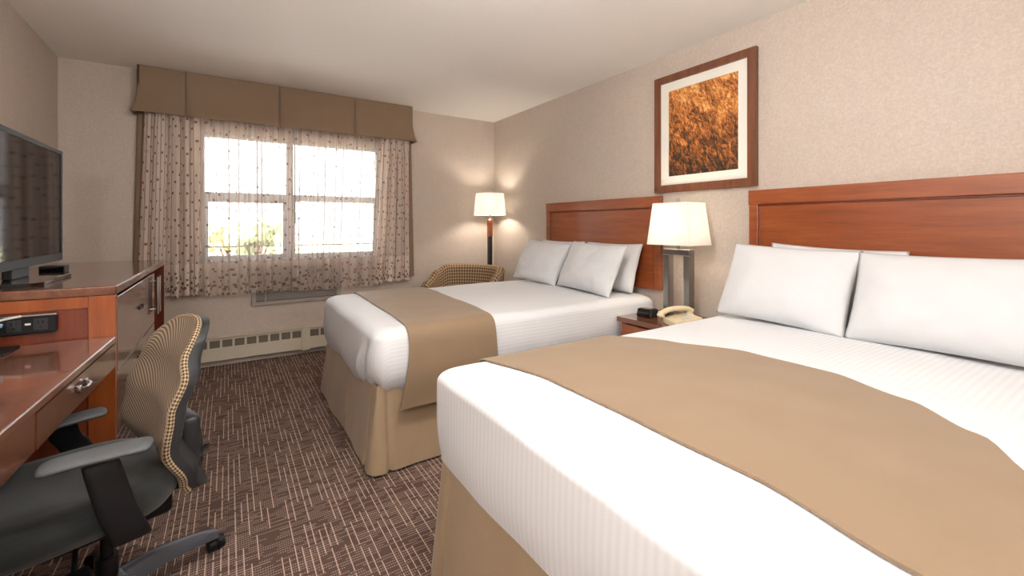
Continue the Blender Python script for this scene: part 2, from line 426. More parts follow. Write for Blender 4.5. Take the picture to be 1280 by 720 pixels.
wpart('guard_rail', [(WX0+.01, YB+.14, 1.005, WX1-.01, YB+.155, 1.017)], 'heater_dark', 0)
wpart('window_sill', [(WX0, YB+.002, WZ0, WX1, YB+.058, WZ0+.018)])
for a in ((WX0+f, WZ0+f, MX-.03, 1.43), (MX+.03, WZ0+f, WX1-f, 1.43), (WX0+f, 1.49, MX-.03, WZ1-f), (MX+.03, 1.49, WX1-f, WZ1-f)):
    wpart('glass_pane', [(a[0], YB+.088, a[1], a[2], YB+.092, a[3])], 'glass', 0)

# ------------------------------------------------------------------ outdoors
bm = bmesh.new(); box(bm, -60, YB+1.5, -2.7, 90, 120, -2.6); o = struct(ob('ground_outside', bm, 'grass'))
bm = bmesh.new(); box(bm, -30, 5, -2.598, 60, 22, -2.57); o = struct(ob('road_outside', bm, 'asphalt'))
def tree(x, y, h, r, leaf, label):
    t = empty('tree', (x, y, -2.6)); tag(t, label, 'tree', None)
    bm = bmesh.new(); tube(bm, smoothpath([(0, 0, 0), (.1, 0, h*.3), (0, .1, h*.6)]), .14, 8)
    for k in range(4):
        a = k*1.7; tube(bm, [(0.02, 0, h*.35), (math.cos(a)*r*.5, math.sin(a)*r*.5, h*.65)], .06, 6)
    ob('trunk', bm, 'bark', t, True)
    bm = bmesh.new(); rnd = random.Random(int(x*31+y))
    for k in range(26):
        th = rnd.random()*2*PI; rr = r*(rnd.random()**.6); zz = h*(.5+.42*rnd.random())
        s = r*(.22+.2*rnd.random()); c = Vector((rr*math.cos(th), rr*math.sin(th), zz))
        q = bmesh.ops.create_icosphere(bm, subdivisions=3, radius=s, matrix=Matrix.Translation(c))
        for v in q['verts']:
            d = (v.co-c); v.co = c+d*(1+.45*nz(v.co.x, v.co.y, v.co.z, 3.5)+.25*nz(v.co.x, v.co.y, v.co.z, 11))
    ob('foliage', bm, leaf, t)
tree(1.25, 26, 4.5, 1.15, 'leaf', 'green leafy tree outside the left half of the window')
tree(.0, 31, 4.1, 1.0, 'leaf2', 'yellowish tree outside, left of the green tree')
hs = empty('house', (-3.6, 44, -2.6)); tag(hs, 'tan house with shingle roof far outside the window', 'house')
bm = bmesh.new(); box(bm, -4, 0, 0, 4, 7, 3); ob('house_wall', bm, 'brick', hs)
bm = bmesh.new()
A = [bm.verts.new(p) for p in ((-4.4, -.4, 3), (4.4, -.4, 3), (4.4, 7.4, 3), (-4.4, 7.4, 3), (-4.4, 3.5, 4.6), (4.4, 3.5, 4.6))]
for q in ((0, 1, 5, 4), (3, 4, 5, 2), (0, 4, 3), (1, 2, 5), (0, 3, 2, 1)): bm.faces.new([A[i] for i in q])
ob('house_roof', bm, 'roof', hs)
for k in range(3):
    bm = bmesh.new(); box(bm, -3+k*2.4, -.05, 1, -1.8+k*2.4, .0, 2.1); ob('house_window', bm, 'vinyl', hs)

# ------------------------------------------------------------------ baseboard heater
ht = empty('baseboard_heater', (.8, YB-.035, 0)); tag(ht, 'long cream metal baseboard heater with slotted top along the window wall', 'heater')
def inv(o, p): o.matrix_parent_inverse = Matrix.Translation(-Vector(p.location)); return o
HX0, HX1, HY = -1.03, 2.62, YB-.07
for (a, b) in ((HX0, .575), (.635, HX1)):
    bm = bmesh.new()
    box(bm, a, HY, .055, b, HY+.012, .165, .003)
    box(bm, a, HY, .228, b, HY+.012, .248, .002)
    box(bm, a, HY, .238, b, YB-.002, .25, .002)
    n = int((b-a)/.088); st = (b-a)/n
    for k in range(n+1):
        x = a+k*st; box(bm, max(a, x-.0085), HY, .165, min(b, x+.0085), HY+.011, .228)
    inv(ob('heater_cover', bm, 'heater', ht), ht)
bm = bmesh.new(); box(bm, HX0, HY+.022, .06, HX1, HY+.06, .235)
inv(ob('heater_core', bm, 'heater_dark', ht), ht)
bm = bmesh.new(); box(bm, .572, HY-.006, .04, .638, YB-.003, .256, .004); inv(ob('joint_cover', bm, 'heater', ht), ht)

# ------------------------------------------------------------------ through-wall air conditioner
ac = empty('air_conditioner', (.6, YB-.02, .49)); tag(ac, 'grey louvred through-wall air conditioner under the window behind the curtain hem', 'air conditioner')
AX0, AX1, AZ0, AZ1 = .175, .92, .49, .83
bm = bmesh.new()
for q in ((AX0, AZ0, AX1, AZ0+.03), (AX0, AZ1-.03, AX1, AZ1), (AX0, AZ0+.03, AX0+.035, AZ1-.03), (AX1-.035, AZ0+.03, AX1, AZ1-.03)):
    box(bm, q[0], YB-.035, q[1], q[2], YB-.001, q[3], .003)
inv(ob('casing', bm, 'grey_plastic', ac), ac)
bm = bmesh.new(); box(bm, AX0+.035, YB-.008, AZ0+.03, AX1-.035, YB-.002, AZ1-.03); inv(ob('backing', bm, 'heater_dark', ac), ac)
bm = bmesh.new()
for k in range(24):
    z = AZ0+.04+k*.0122
    box(bm, AX0+.036, YB-.028, z, AX1-.036, YB-.010, z+.007)
box(bm, AX0+.1, YB-.03, AZ0+.03, AX0+.115, YB-.009, AZ1-.03)
inv(ob('louvre', bm, 'grey_plastic', ac), ac)

# ------------------------------------------------------------------ curtains
val = empty('window_valance', (.52, YB-.07, 2.44)); tag(val, 'brown fabric box valance with inverted pleats above the window', 'valance')
VX0, VX1, VY, VZ0, VZ1 = -.585, 1.61, 4.365, 2.072, 2.437
pl = [VX0, -.285, .385, 1.03, VX1]
def flare(z): return .034*(sst(2.26, 2.07, z) if z < 2.26 else 0)
def sst2(a, b, x):
    t = max(0, min(1, (a-x)/(a-b))); return t*t
def flr(z): return .036*sst2(2.28, 2.07, z)
for k in range(4):
    a, b = pl[k], pl[k+1]
    ga = 0 if k == 0 else .007; gb = 0 if k == 3 else .007
    bm = bmesh.new(); th = .012
    def fn(u, v, off=0.):
        z = lerp(VZ1, VZ0, v)
        ea = -flr(z) if k == 0 else ga*v+.003
        eb = flr(z) if k == 3 else -gb*v-.003
        x = lerp(a+ea, b+eb, u)
        yy = VY-flr(z)*.9+off-.004*math.sin(u*PI)*v
        if k > 0: yy += .012*math.exp(-(u*(b-a)/.012)**2)*v
        if k < 3: yy += .012*math.exp(-((1-u)*(b-a)/.012)**2)*v
        return (x, yy, z+.004*math.sin(u*PI)*v)
    grid(bm, lambda u, v: fn(u, v), 30, 16)
    grid(bm, lambda u, v: fn(u, v, th), 30, 16)
    bm2 = bm
    # close bottom
    vb = [bm.verts.new(fn(u/30, 1)) for u in range(31)]; vb2 = [bm.verts.new(fn(u/30, 1, th)) for u in range(31)]
    for i in range(30): bm.faces.new((vb[i], vb[i+1], vb2[i+1], vb2[i]))
    for e in (0, 1):
        va = [bm.verts.new(fn(e, j/16)) for j in range(17)]; vc = [bm.verts.new(fn(e, j/16, th)) for j in range(17)]
        for j in range(16): bm.faces.new((va[j], va[j+1], vc[j+1], vc[j]))
    if k in (0, 3):       # return to the wall
        sx = a if k == 0 else b; sg = -1 if k == 0 else 1
        for o_ in (0, -sg*.01):
            grid(bm, lambda u, v: (sx+sg*flr(lerp(VZ1, VZ0, v))+o_, lerp(fn(e, v)[1] if False else VY-flr(lerp(VZ1, VZ0, v))*.9, YB-.002, u), lerp(VZ1, VZ0, v)), 4, 16)
    bmesh.ops.remove_doubles(bm, verts=bm.verts[:], dist=.0003)
    inv(ob('valance_panel', bm, 'valance', val, auto=.8), val)
for k in (1, 2, 3):
    bm = bmesh.new(); grid(bm, lambda u, v: (pl[k]+lerp(-.05, .05, u), VY+.02-flr(lerp(VZ1, VZ0, v))*.8, lerp(VZ1-.01, VZ0+.006, v)), 2, 14)
    inv(ob('pleat_insert', bm, 'drape', val, True), val)
bm = bmesh.new(); box(bm, VX0+.02, VY+.03, VZ1-.05, VX1-.02, YB-.002, VZ1); inv(ob('valance_board', bm, 'drape', val), val)

def curtain(name, xmap, ybase, zt, zb, amp, phase, width, mat, label, cat, nu=760, nv=26, thick=None):
    """xmap(q, v): x at cloth fraction q and drop fraction v; amp(q), phase(q)"""
    bm = bmesh.new()
    def fn(q, v):
        z = lerp(zt, zb(q), v)
        a = amp(q)*(.75+.35*v); ph = phase(q)
        y = ybase+a*math.sin(ph+.5*math.sin(v*2+q*9))+a*.18*math.sin(ph*2.3+1+v)
        x = xmap(q, v)+a*(.35 if a > .027 else .8)*math.cos(ph*1.0+v*.6)
        return (x, y, z)
    grid(bm, fn, nu, nv, lambda q, v: (q*width, lerp(zt, zb(q), v)))
    o = ob(name, bm, mat, None, True); tag(o, label, cat); return o
# lengths in metres of cloth
def left_x(q, v):
    s = .44
    stack_r = -.205+.01*v
    if q < s: return lerp(-.55-.055*v, stack_r, q/s)
    return lerp(stack_r, .50, (q-s)/(1-s))
curtain('sheer_curtain', left_x, 4.425, 2.40, lambda q: (.628 if q < .44 else .612)+.006*math.sin(q*60), lambda q: lerp(.036, .013+.012*(.5+.5*math.sin(q*43))**2, sst(.38, .5, q)),
        lambda q: q*2*PI*5/.44+1.4*math.sin(q*17) if q < .44 else (2*PI*5+1.4*math.sin(.44*17))+(q-.44)*2*PI*19+1.2*math.sin(q*31)-1.2*math.sin(.44*31), 2.2, 'sheer',
        'left sheer curtain with small brown squares, bunched thick at its left edge', 'curtain')
def right_x(q, v):
    s = .5
    stack_l = 1.315-.10*v**1.3
    if q > s: return lerp(stack_l, 1.60+.02*v, (q-s)/(1-s))
    return lerp(.47, stack_l, q/s)
curtain('sheer_curtain', right_x, 4.43, 2.40, lambda q: .60+.006*math.sin(q*50)+.03*sst(.5, .7, q), lambda q: lerp(.012+.012*(.5+.5*math.sin(q*37))**2, .032, sst(.5, .62, q)),
        lambda q: q*2*PI*20+1.3*math.sin(q*23) if q < .5 else .5*2*PI*20+1.3*math.sin(11.5)+(q-.5)*2*PI*9+1.1*math.sin((q-.5)*19), 2.2, 'sheer_b',
        'right sheer curtain with small brown squares, bunched at its right edge', 'curtain')
def drape(x0, x1, x0b, x1b, label, zb_):
    curtain('drape', lambda q, v: lerp(lerp(x0, x0b, v), lerp(x1, x1b, v), q), 4.478, 2.39, lambda q: zb_, lambda q: .014,
            lambda q: q*2*PI*2, 1., 'drape', label, 'drape', 120, 12)
drape(-.60, -.53, -.635, -.56, 'plain brown drape hanging behind the left sheer curtain', .66)
drape(1.56, 1.62, 1.59, 1.65, 'plain brown drape hanging behind the right sheer curtain', .66)
bm = bmesh.new(); tube(bm, [(.505, 4.395, 2.38), (.507, 4.39, 1.9), (.51, 4.392, 1.32)], .0045, 8); cyl(bm, (.51, 4.392, 1.22), (.51, 4.392, 1.32), .007)
tag(ob('curtain_wand', bm, 'grey_plastic', None, True), 'thin grey pull wand hanging at the middle of the curtains', 'curtain wand')
bm = bmesh.new(); tube(bm, [(.53, 4.385, 2.38), (.53, 4.38, 1.5), (.53, 4.38, .80)], .0018, 6); cyl(bm, (.53, 4.38, .74), (.53, 4.38, .80), .009, .005)
tag(ob('pull_chain', bm, 'white_plastic', None, True), 'thin pull cord with white tassel in front of the sheer curtains', 'cord')

# ------------------------------------------------------------------ headboards
def headboard(y0, y1, z0, z1, label):
    t = empty('headboard', (XR-.02, (y0+y1)/2, z0)); tag(t, label, 'headboard', None)
    xf = XR-.042; fw = .085
    bm = bmesh.new()
    box(bm, xf, y0, z0, XR-.001, y0+fw*.62, z1-fw, .003); box(bm, xf, y1-fw*.62, z0, XR-.001, y1, z1-fw, .003)
    box(bm, xf-.003, y0-.004, z1-fw, XR-.001, y1+.004, z1, .005)
    inv(ob('headboard_frame', bm, 'cherry', t), t)
    bm = bmesh.new(); box(bm, xf+.010, y0+fw*.62, z0, XR-.001, y1-fw*.62, z1-fw, 0); inv(ob('headboard_panel', bm, 'cherry', t), t)
    bm = bmesh.new()
    yi0, yi1, zi = y0+fw*.62, y1-fw*.62, z1-fw
    for q in ((yi0, z0, yi0+.010, zi-.010), (yi1-.010, z0, yi1, zi-.010), (yi0, zi-.010, yi1, zi)):
        box(bm, xf+.004, q[0], q[1], XR-.01, q[2], q[3], .003)
    inv(ob('headboard_moulding', bm, 'cherry_dark', t), t)
headboard(.045, 1.427, .726, 1.412, 'cherry wood headboard of the near bed, at the right edge')
headboard(2.078, 3.43, .726, 1.418, 'cherry wood headboard of the far bed, beside the floor lamp')

# ------------------------------------------------------------------ beds
def rrect(t, x0, x1, y0, y1, r):
    """point + outward normal on rounded rectangle, t in 0..1, start at head end of the near side (y0)"""
    r = max(.001, min(r, (x1-x0)/2-.001, (y1-y0)/2-.001))
    L = [x1-x0-2*r, r*PI/2, y1-y0-2*r, r*PI/2, x1-x0-2*r, r*PI/2, y1-y0-2*r, r*PI/2]
    s = t*sum(L)
    for i, l in enumerate(L):
        if s <= l+1e-9: break
        s -= l
    if i == 0: return x1-r-s, y0, 0, -1
    if i == 2: return x0, y0+r+s, -1, 0
    if i == 4: return x0+r+s, y1, 0, 1
    if i == 6: return x1, y1-r-s, 1, 0
    cx = {1: x0+r, 3: x0+r, 5: x1-r, 7: x1-r}[i]; cy = {1: y0+r, 3: y1-r, 5: y1-r, 7: y0+r}[i]
    a0 = {1: -PI/2, 3: PI, 5: PI/2, 7: 0}[i]; a = a0-s/r
    return cx+r*math.cos(a), cy+r*math.sin(a), math.cos(a), math.sin(a)

def topz(x, y, B):
    """height of the duvet's top surface"""
    dx = min(x-B['x0'], 9); dy = min(y-B['y0'], B['y1']-y); d = min(dx, dy)
    R = B['R']
    edge = 0
    if d < R: 
        k = max(0., 1-d/R); edge = -(1-math.sqrt(max(0, 1-k*k)))*R*.75
    crown = B['crown']*math.sin(PI*max(0, min(1, (y-B['y0'])/(B['y1']-B['y0']))))*sst(0, .8, x-B['x0'])
    return B['z']+edge+crown+.006*nz(x, y, B['seed'], 2.2)+.0025*nz(x, y, B['seed']+5, 7)

def duvet(B):
    x0, x1, y0, y1, R = B['x0'], B['x1'], B['y0'], B['y1'], B['R']
    bm = bmesh.new(); lay = bm.loops.layers.uv.verify()
    N = 360
    rings = []
    drops = 16; curve = 9
    prof = []      # (inset, z relative), side rings bottom -> top
    for j in range(drops): prof.append(('side', j/drops))
    for j in range(curve+1): prof.append(('edge', j/curve))
    insets = [R+.02, R+.06, R+.11, R+.17, R+.24, R+.32, R+.41, R+.5, (y1-y0)/2-.02]
    for q in insets: prof.append(('top', q))
    ER = R*.75
    for kind, q in prof:
        ring = []
        for k in range(N):
            if kind == 'side':
                x, y, nx, ny = rrect(k/N, x0, x1, y0, y1, B['cr'])
                zt = topz(x, y, B)  # bottom of the rounding
                zb = B['bottom'](x, y)
                z = lerp(zb, B['z']-ER, q)
                tk = 1-q
                o = B['bulge']*math.sin(PI*min(1, q*1.0))-B['tuck']*tk**4
                # soft folds
                s = x if abs(ny) > .7 else y
                o += .010*tk*nz(s, z*.4, B['seed']+3, 5.5)+.006*nz(x+y, z, B['seed'], 4)
                for (fy, fz, fs, amp, wid) in B['folds']:
                    d = abs((y-fy)+(z-fz)*fs); o += amp*math.exp(-(d/wid)**2)*math.exp(-((z-fz)/.11)**2)*(1 if nx < -.3 else 0)
                x += nx*o; y += ny*o
                u = B['uc']+(y if abs(nx) > .7 else y+math.copysign(B['z']-z, ny)*abs(ny))
            elif kind == 'edge':
                a = q*PI/2; ins = (1-math.cos(a))*R; dz = -(1-math.sin(a))*ER
                x, y, nx, ny = rrect(k/N, x0+ins, x1-ins, y0+ins, y1-ins, B['cr'])
                z = B['z']+dz
                o = .006*nz(x+y, z, B['seed'], 4)*(1-q)
                w = sst(0, 1, q)
                z += w*(topz(max(x, x0+R), min(max(y, y0+R), y1-R), B)-B['z'])
                x += nx*o; y += ny*o
                u = B['uc']+y+(math.copysign((B['z']-z), ny)*abs(ny) if abs(nx) < .7 else 0)
            else:
                x, y, nx, ny = rrect(k/N, x0+q, x1-q, y0+q, y1-q, B['cr']*.6)
                z = topz(x, y, B); u = B['uc']+y
            x = min(x, XR-.05)
            v = bm.verts.new((x, y, z)); ring.append((v, u, x))
        rings.append(ring)
    for j in range(len(rings)-1):
        for k in range(N):
            k2 = (k+1) % N
            q = (rings[j][k], rings[j][k2], rings[j+1][k2], rings[j+1][k])
            f = bm.faces.new([a[0] for a in q])
            for l, a in zip(f.loops, q): l[lay].uv = (a[1], a[2])
    f = bm.faces.new([a[0] for a in rings[-1]])
    for l, a in zip(f.loops, rings[-1]): l[lay].uv = (a[1], a[2])
    o = ob('duvet', bm, 'linen', None, True)
    return o

def skirt(B, parent):
    bm = bmesh.new(); N = 700; nv = 14
    x0, x1, y0, y1 = B['x0']+.01, B['x1'], B['y0']+.03, B['y1']-.03
    zt = B['skt']
    pts = [rrect(k/N, x0, x1, y0, y1, .012) for k in range(N)]
    cut = [p for p in pts if p[0] < x1-.03]
    # order: near side head -> foot -> far side head (rrect starts near side at head)
    Ls = [0]
    for a, b in zip(cut, cut[1:]): Ls.append(Ls[-1]+math.hypot(a[0]-b[0], a[1]-b[1]))
    def spos(px, py): return Ls[min(range(len(cut)), key=lambda i: (cut[i][0]-px)**2+(cut[i][1]-py)**2)]
    pleats = [spos(*p) for p in B['pleats']]
    V = []
    for j in range(nv+1):
        v = j/nv; row = []
        for i, (x, y, nx, ny) in enumerate(cut):
            z = lerp(zt, .012, v); s = Ls[i]
            o = -.012+.045*v**1.2+.006*v*math.sin(s*9+B['seed'])+.012*nz(s, B['seed'], z*.5, 5)
            for p in pleats:
                d = (s-p); o -= (.008+.02*v)*math.exp(-(d/.009)**2)
                o += .004*v*math.exp(-(max(0, d)/.05)**2)*(1 if d > .012 else 0)
            row.append(bm.verts.new((x+nx*o, y+ny*o, z)))
        V.append(row)
    for j in range(nv):
        for i in range(len(cut)-1): bm.faces.new((V[j][i], V[j][i+1], V[j+1][i+1], V[j+1][i]))
    return inv(ob('bed_skirt', bm, 'skirt', parent, True), parent)

def bed(B, lab):
    t = empty('bed', ((B['x0']+B['x1'])/2, (B['y0']+B['y1'])/2, 0)); tag(t, lab, 'bed')
    bm = bmesh.new(); box(bm, B['x0']+.06, B['y0']+.09, .03, B['x1']-.03, B['y1']-.09, .36, .02); inv(ob('box_spring', bm, 'skirt', t), t)
    bm = bmesh.new(); box(bm, B['x0']+.06, B['y0']+.06, .37, B['x1']-.03, B['y1']-.06, .60, .05, 4); inv(ob('mattress', bm, 'pillow', t), t)
    skirt(B, t)
    d = duvet(B); return t, d

B1 = dict(tuck=.012, x0=.60, x1=2.63, y0=.06, y1=1.432, z=.698, R=.045, cr=.05, crown=.012, seed=1.3, bulge=.004, uc=0., folds=[],
          bottom=lambda x, y: .415+.02*math.sin(y*3+1), skt=.47,
          pleats=[(.61, .75), (.61, 1.33)])
B2 = dict(tuck=.05, x0=.585, x1=2.63, y0=2.09, y1=3.44, z=.690, R=.075, cr=.075, crown=.010, seed=8.1, bulge=.012, uc=.1,
          folds=[(2.27, .47, .35, -.034, .016), (2.34, .45, .35, .026, .03), (2.21, .42, .2, .020, .02), (2.30, .40, .9, -.018, .010), (2.25, .52, .6, -.014, .010)],
          bottom=lambda x, y: (.300+.085*sst(2.55, 2.15, y)+.01*math.sin(y*9) if x < .72 else .37),
          skt=.42, pleats=[(.595, 2.70), (.595, 2.20), (.66, 2.12)])
bed(B1, 'near bed under white striped duvet with a tan pleated skirt, on the right')[1]
tag([o for o in COL.objects if o.name.startswith('duvet')][-1], 'white striped duvet spread over the near bed, largest white cloth', 'duvet')
_, d2 = bed(B2, 'far bed under white duvet with a tan pleated skirt, nearer the window')
tag(d2, 'white striped duvet spread over the far bed, with creased tucked foot corner', 'duvet')

def runner(B, xa, xb, dropN, dropF, label, nu=40, thick=.006):
    """xa(s), xb(s): foot-side and head-side edge as function of unwrapped coordinate across the bed"""
    y0, y1, R = B['y0']-.012, B['y1']+.012, B['R']
    ER = R*.75
    path = []   # (y, kind) across, near drop -> far drop ; returns function s-> (y,z offset,normal)
    def pos(s, x, off):
        W = y1-y0; arc = R*1.35
        if s < arc:              # near side
            if s < 0:
                q = -s; zz = B['z']-ER-q
                return (x, y0-.004-off-B['bulge']*math.sin(min(PI, q/.3*PI))-.004*nz(x, q, 2, 9)-.02*q, zz)
            a = s/arc*PI/2; yy = y0+R*(1-math.cos(a))-off*math.cos(a); z = B['z']-ER*(1-math.sin(a))
            w = sst(0, 1, s/arc); z += w*(topz(x, y0+R, B)-B['z'])+off*math.sin(a)
            return (x, yy, z)
        if s > W-arc+(arc-R)*2 - (arc-R)*2 + 0 and s > Wt-arc:
            q = s-(Wt-arc)
            if q > arc:
                h = q-arc; return (x, y1+.004+off+B['bulge']*math.sin(min(PI, h/.3*PI)), B['z']-ER-h)
            a = PI/2-q/arc*PI/2; yy = y1-R*(1-math.cos(a))+off*math.cos(a); z = B['z']-ER*(1-math.sin(a))
            w = sst(0, 1, 1-q/arc); z += w*(topz(x, y1-R, B)-B['z'])+off*math.sin(a)
            return (x, yy, z)
        yy = y0+R+(s-arc); return (x, yy, topz(x, yy, B)+off)
    arc = R*1.35; Wt = (y1-y0-2*R)+2*arc
    smin, smax = -dropN, Wt+dropF
    bm = bmesh.new(); nv = 110
    def f(u, v, off):
        s = lerp(smin, smax, v); x = lerp(xa(s/Wt), xb(s/Wt), u); return pos(s, x, off)
    def edge_off(u): return .009
    A = grid(bm, lambda u, v: f(u, v, .010), nu, nv)
    Bv = grid(bm, lambda u, v: f(u, v, .010-thick), nu, nv)
    def stitch(a, b):
        for i in range(len(a)-1): bm.faces.new((a[i], a[i+1], b[i+1], b[i]))
    stitch(A[0], Bv[0]); stitch(A[-1], Bv[-1]); stitch([r[0] for r in A], [r[0] for r in Bv]); stitch([r[-1] for r in A], [r[-1] for r in Bv])
    o = ob('bed_runner', bm, 'runner', None, auto=1.0); tag(o, label, 'bed runner'); return o
# s/Wt : 0 near edge .. 1 far edge
runner(B1, lambda q: interp([(-.2, .68), (0, .75), (.12, .815), (.3, .86), (.75, .865), (1, .785)], q),
       lambda q: interp([(-.2, .95), (0, 1.17), (.08, 1.31), (.16, 1.47), (.27, 1.59), (.42, 1.665), (.6, 1.66), (.8, 1.56), (1, 1.43)], q), .30, .28,
       'tan bed runner laid across the near bed')
runner(B2, lambda q: interp([(-.3, .69), (0, .745), (.3, .775), (1, .80)], q),
       lambda q: interp([(-.3, 1.25), (0, 1.24), (.35, 1.28), (1, 1.34)], q), .325, .28,
       'tan bed runner laid across the far bed, hanging down its side')

# pillows
def pillow(w, h, t, loc, lean, yaw, label, seed, roll=0.):
    """w along local Y, h up, t thick along X; base at loc, leaning back towards +X"""
    bm = bmesh.new(); nu, nv = 44, 34
    def side(sg):
        def fn(a, b):
            u, v = a*2-1, b*2-1
            # outline pulled in between the corners
            px = u*(1-.045*(1-u*u)*0-.05*(1-v*v)*0)
            pinw = 1-.06*(1-abs(v)**2)*abs(u)**3*0
            yy = u*w/2*(1-.035*(1-v*v))
            zz = v*h/2*(1-.055*(1-u*u)) 
            prof = max(0, (1-abs(u)**3.0))**.62*max(0, (1-abs(v)**2.6))**.62
            sag = 1-.22*v
            th = t/2*prof*sag
            th += (.012*nz(yy, zz, seed, 6)+.005*nz(yy, zz, seed+4, 17))*min(1, prof*3)
            return (sg*th, yy, zz)
        return fn
    A = grid(bm, side(1), nu, nv); Bq = grid(bm, side(-1), nu, nv)
    bmesh.ops.remove_doubles(bm, verts=bm.verts[:], dist=.0006)
    M4 = Matrix.Translation((0, 0, 0)) @ Matrix.Rotation(yaw, 4, 'Z') @ Matrix.Rotation(lean, 4, 'Y') @ Matrix.Rotation(roll, 4, 'X') @ Matrix.Translation((0, 0, h/2))
    bmesh.ops.transform(bm, matrix=M4, verts=bm.verts[:])
    o = ob('pillow', bm, 'pillow', None, True); o.location = loc; tag(o, label, 'pillow'); return o
Z1, Z2 = .712, .703
pillow(.60, .42, .17, (2.26, 1.105, Z1), math.radians(25), .02, 'white pillow standing at the near bed\'s left, in front of another pillow', 1, math.radians(2))
pillow(.70, .41, .18, (2.25, .457, Z1), math.radians(25), -.03, 'large white pillow at the right edge of the photo on the near bed', 2, math.radians(-1))
pillow(.60, .40, .13, (2.46, .98, Z1), math.radians(17), 0, 'white pillow on the near bed mostly hidden behind the left front pillow', 3, math.radians(2))
pillow(.60, .40, .15, (2.26, 3.14, Z2), math.radians(27), .06, 'white pillow at the far side of the far bed, front row', 4, math.radians(3))
pillow(.66, .40, .17, (2.24, 2.49, Z2), math.radians(25), -.10, 'white pillow at the near side of the far bed, front row', 5, math.radians(1))
pillow(.60, .38, .13, (2.46, 3.10, Z2), math.radians(18), 0, 'white pillow against the headboard on the far side of the far bed', 6)
pillow(.60, .38, .13, (2.47, 2.485, Z2), math.radians(18), 0, 'white pillow against the headboard on the near side of the far bed', 7)

# ------------------------------------------------------------------ framed picture
PY0, PY1, PZ0, PZ1 = 1.391, 2.133, 1.439, 2.279
pc = empty('framed_picture', (XR-.01, (PY0+PY1)/2, PZ0)); tag(pc, 'framed print of golden wheat with white mat, on the wall above the table lamp', 'picture')
fw = .052; xf = XR-.032
bm = bmesh.new()
def mitre(bm, y0, y1, z0, z1, w, xa, xb, bev=.006):
    o = [(y0, z0), (y1, z0), (y1, z1), (y0, z1)]; i = [(y0+w, z0+w), (y1-w, z0+w), (y1-w, z1-w), (y0+w, z1-w)]
    for k in range(4):
        k2 = (k+1) % 4; q = [o[k], o[k2], i[k2], i[k]]
        f_ = [bm.verts.new((xa, *p)) for p in q]; b_ = [bm.verts.new((xb, *p)) for p in q]
        bm.faces.new(f_); bm.faces.new(b_[::-1])
        for e in range(4): bm.faces.new((f_[e], f_[(e+1) % 4], b_[(e+1) % 4], b_[e]))
mitre(bm, PY0, PY1, PZ0, PZ1, fw, xf, XR-.001)
inv(ob('picture_frame', bm, 'frame_wood', pc), pc)
bm = bmesh.new(); mw = .062
mitre(bm, PY0+fw, PY1-fw, PZ0+fw, PZ1-fw, mw, xf+.012, xf+.02)
inv(ob('picture_mat', bm, 'mat_board', pc), pc)
bm = bmesh.new(); a0, a1, b0, b1 = PY0+fw+mw, PY1-fw-mw, PZ0+fw+mw, PZ1-fw-mw
lay = bm.loops.layers.uv.verify(); ff = bm.faces.new([bm.verts.new(p) for p in ((xf+.019, a1, b0), (xf+.019, a0, b0), (xf+.019, a0, b1), (xf+.019, a1, b1))])
for l, uvv in zip(ff.loops, ((0, 0), (1, 0), (1, 1), (0, 1))): l[lay].uv = uvv
inv(ob('picture_print', bm, 'art', pc), pc)

# ------------------------------------------------------------------ nightstand
NS = (2.17, 1.47, 2.64, 2.055)   # x0,y0,x1,y1
ns = empty('nightstand', ((NS[0]+NS[2])/2, (NS[1]+NS[3])/2, 0)); tag(ns, 'cherry wood nightstand between the two beds', 'nightstand')
bm = bmesh.new(); box(bm, NS[0], NS[1], .565, NS[2], NS[3], .598, .004); inv(ob('nightstand_top', bm, 'cherry_lam', ns), ns)
bm = bmesh.new()
box(bm, NS[0]+.03, NS[1]+.02, .06, NS[2]-.005, NS[1]+.04, .564); box(bm, NS[0]+.03, NS[3]-.04, .06, NS[2]-.005, NS[3]-.02, .564)
box(bm, NS[2]-.02, NS[1]+.04, .06, NS[2]-.005, NS[3]-.04, .564); box(bm, NS[0]+.03, NS[1]+.04, .06, NS[2]-.02, NS[3]-.04, .09)
box(bm, NS[0]+.05, NS[1]+.03, .001, NS[2]-.02, NS[3]-.03, .06)
inv(ob('nightstand_carcass', bm, 'cherry_z', ns), ns)
for z0, z1 in ((.33, .555), (.1, .325)):
    bm = bmesh.new(); box(bm, NS[0]+.012, NS[1]+.03, z0, NS[0]+.03, NS[3]-.03, z1, .003); dr = inv(ob('drawer', bm, 'cherry', ns), ns)
    bm = bmesh.new(); yc = (NS[1]+NS[3])/2; zc = (z0+z1)/2
    tube(bm, smoothpath([(NS[0]+.013, yc-.05, zc), (NS[0]-.01, yc-.045, zc), (NS[0]-.01, yc+.045, zc), (NS[0]+.013, yc+.05, zc)]), .005, 8)
    h = ob('drawer_pull', bm, 'bronze', dr, True); h.matrix_parent_inverse = dr.matrix_parent_inverse.copy()
    h.matrix_parent_inverse = Matrix.Identity(4)

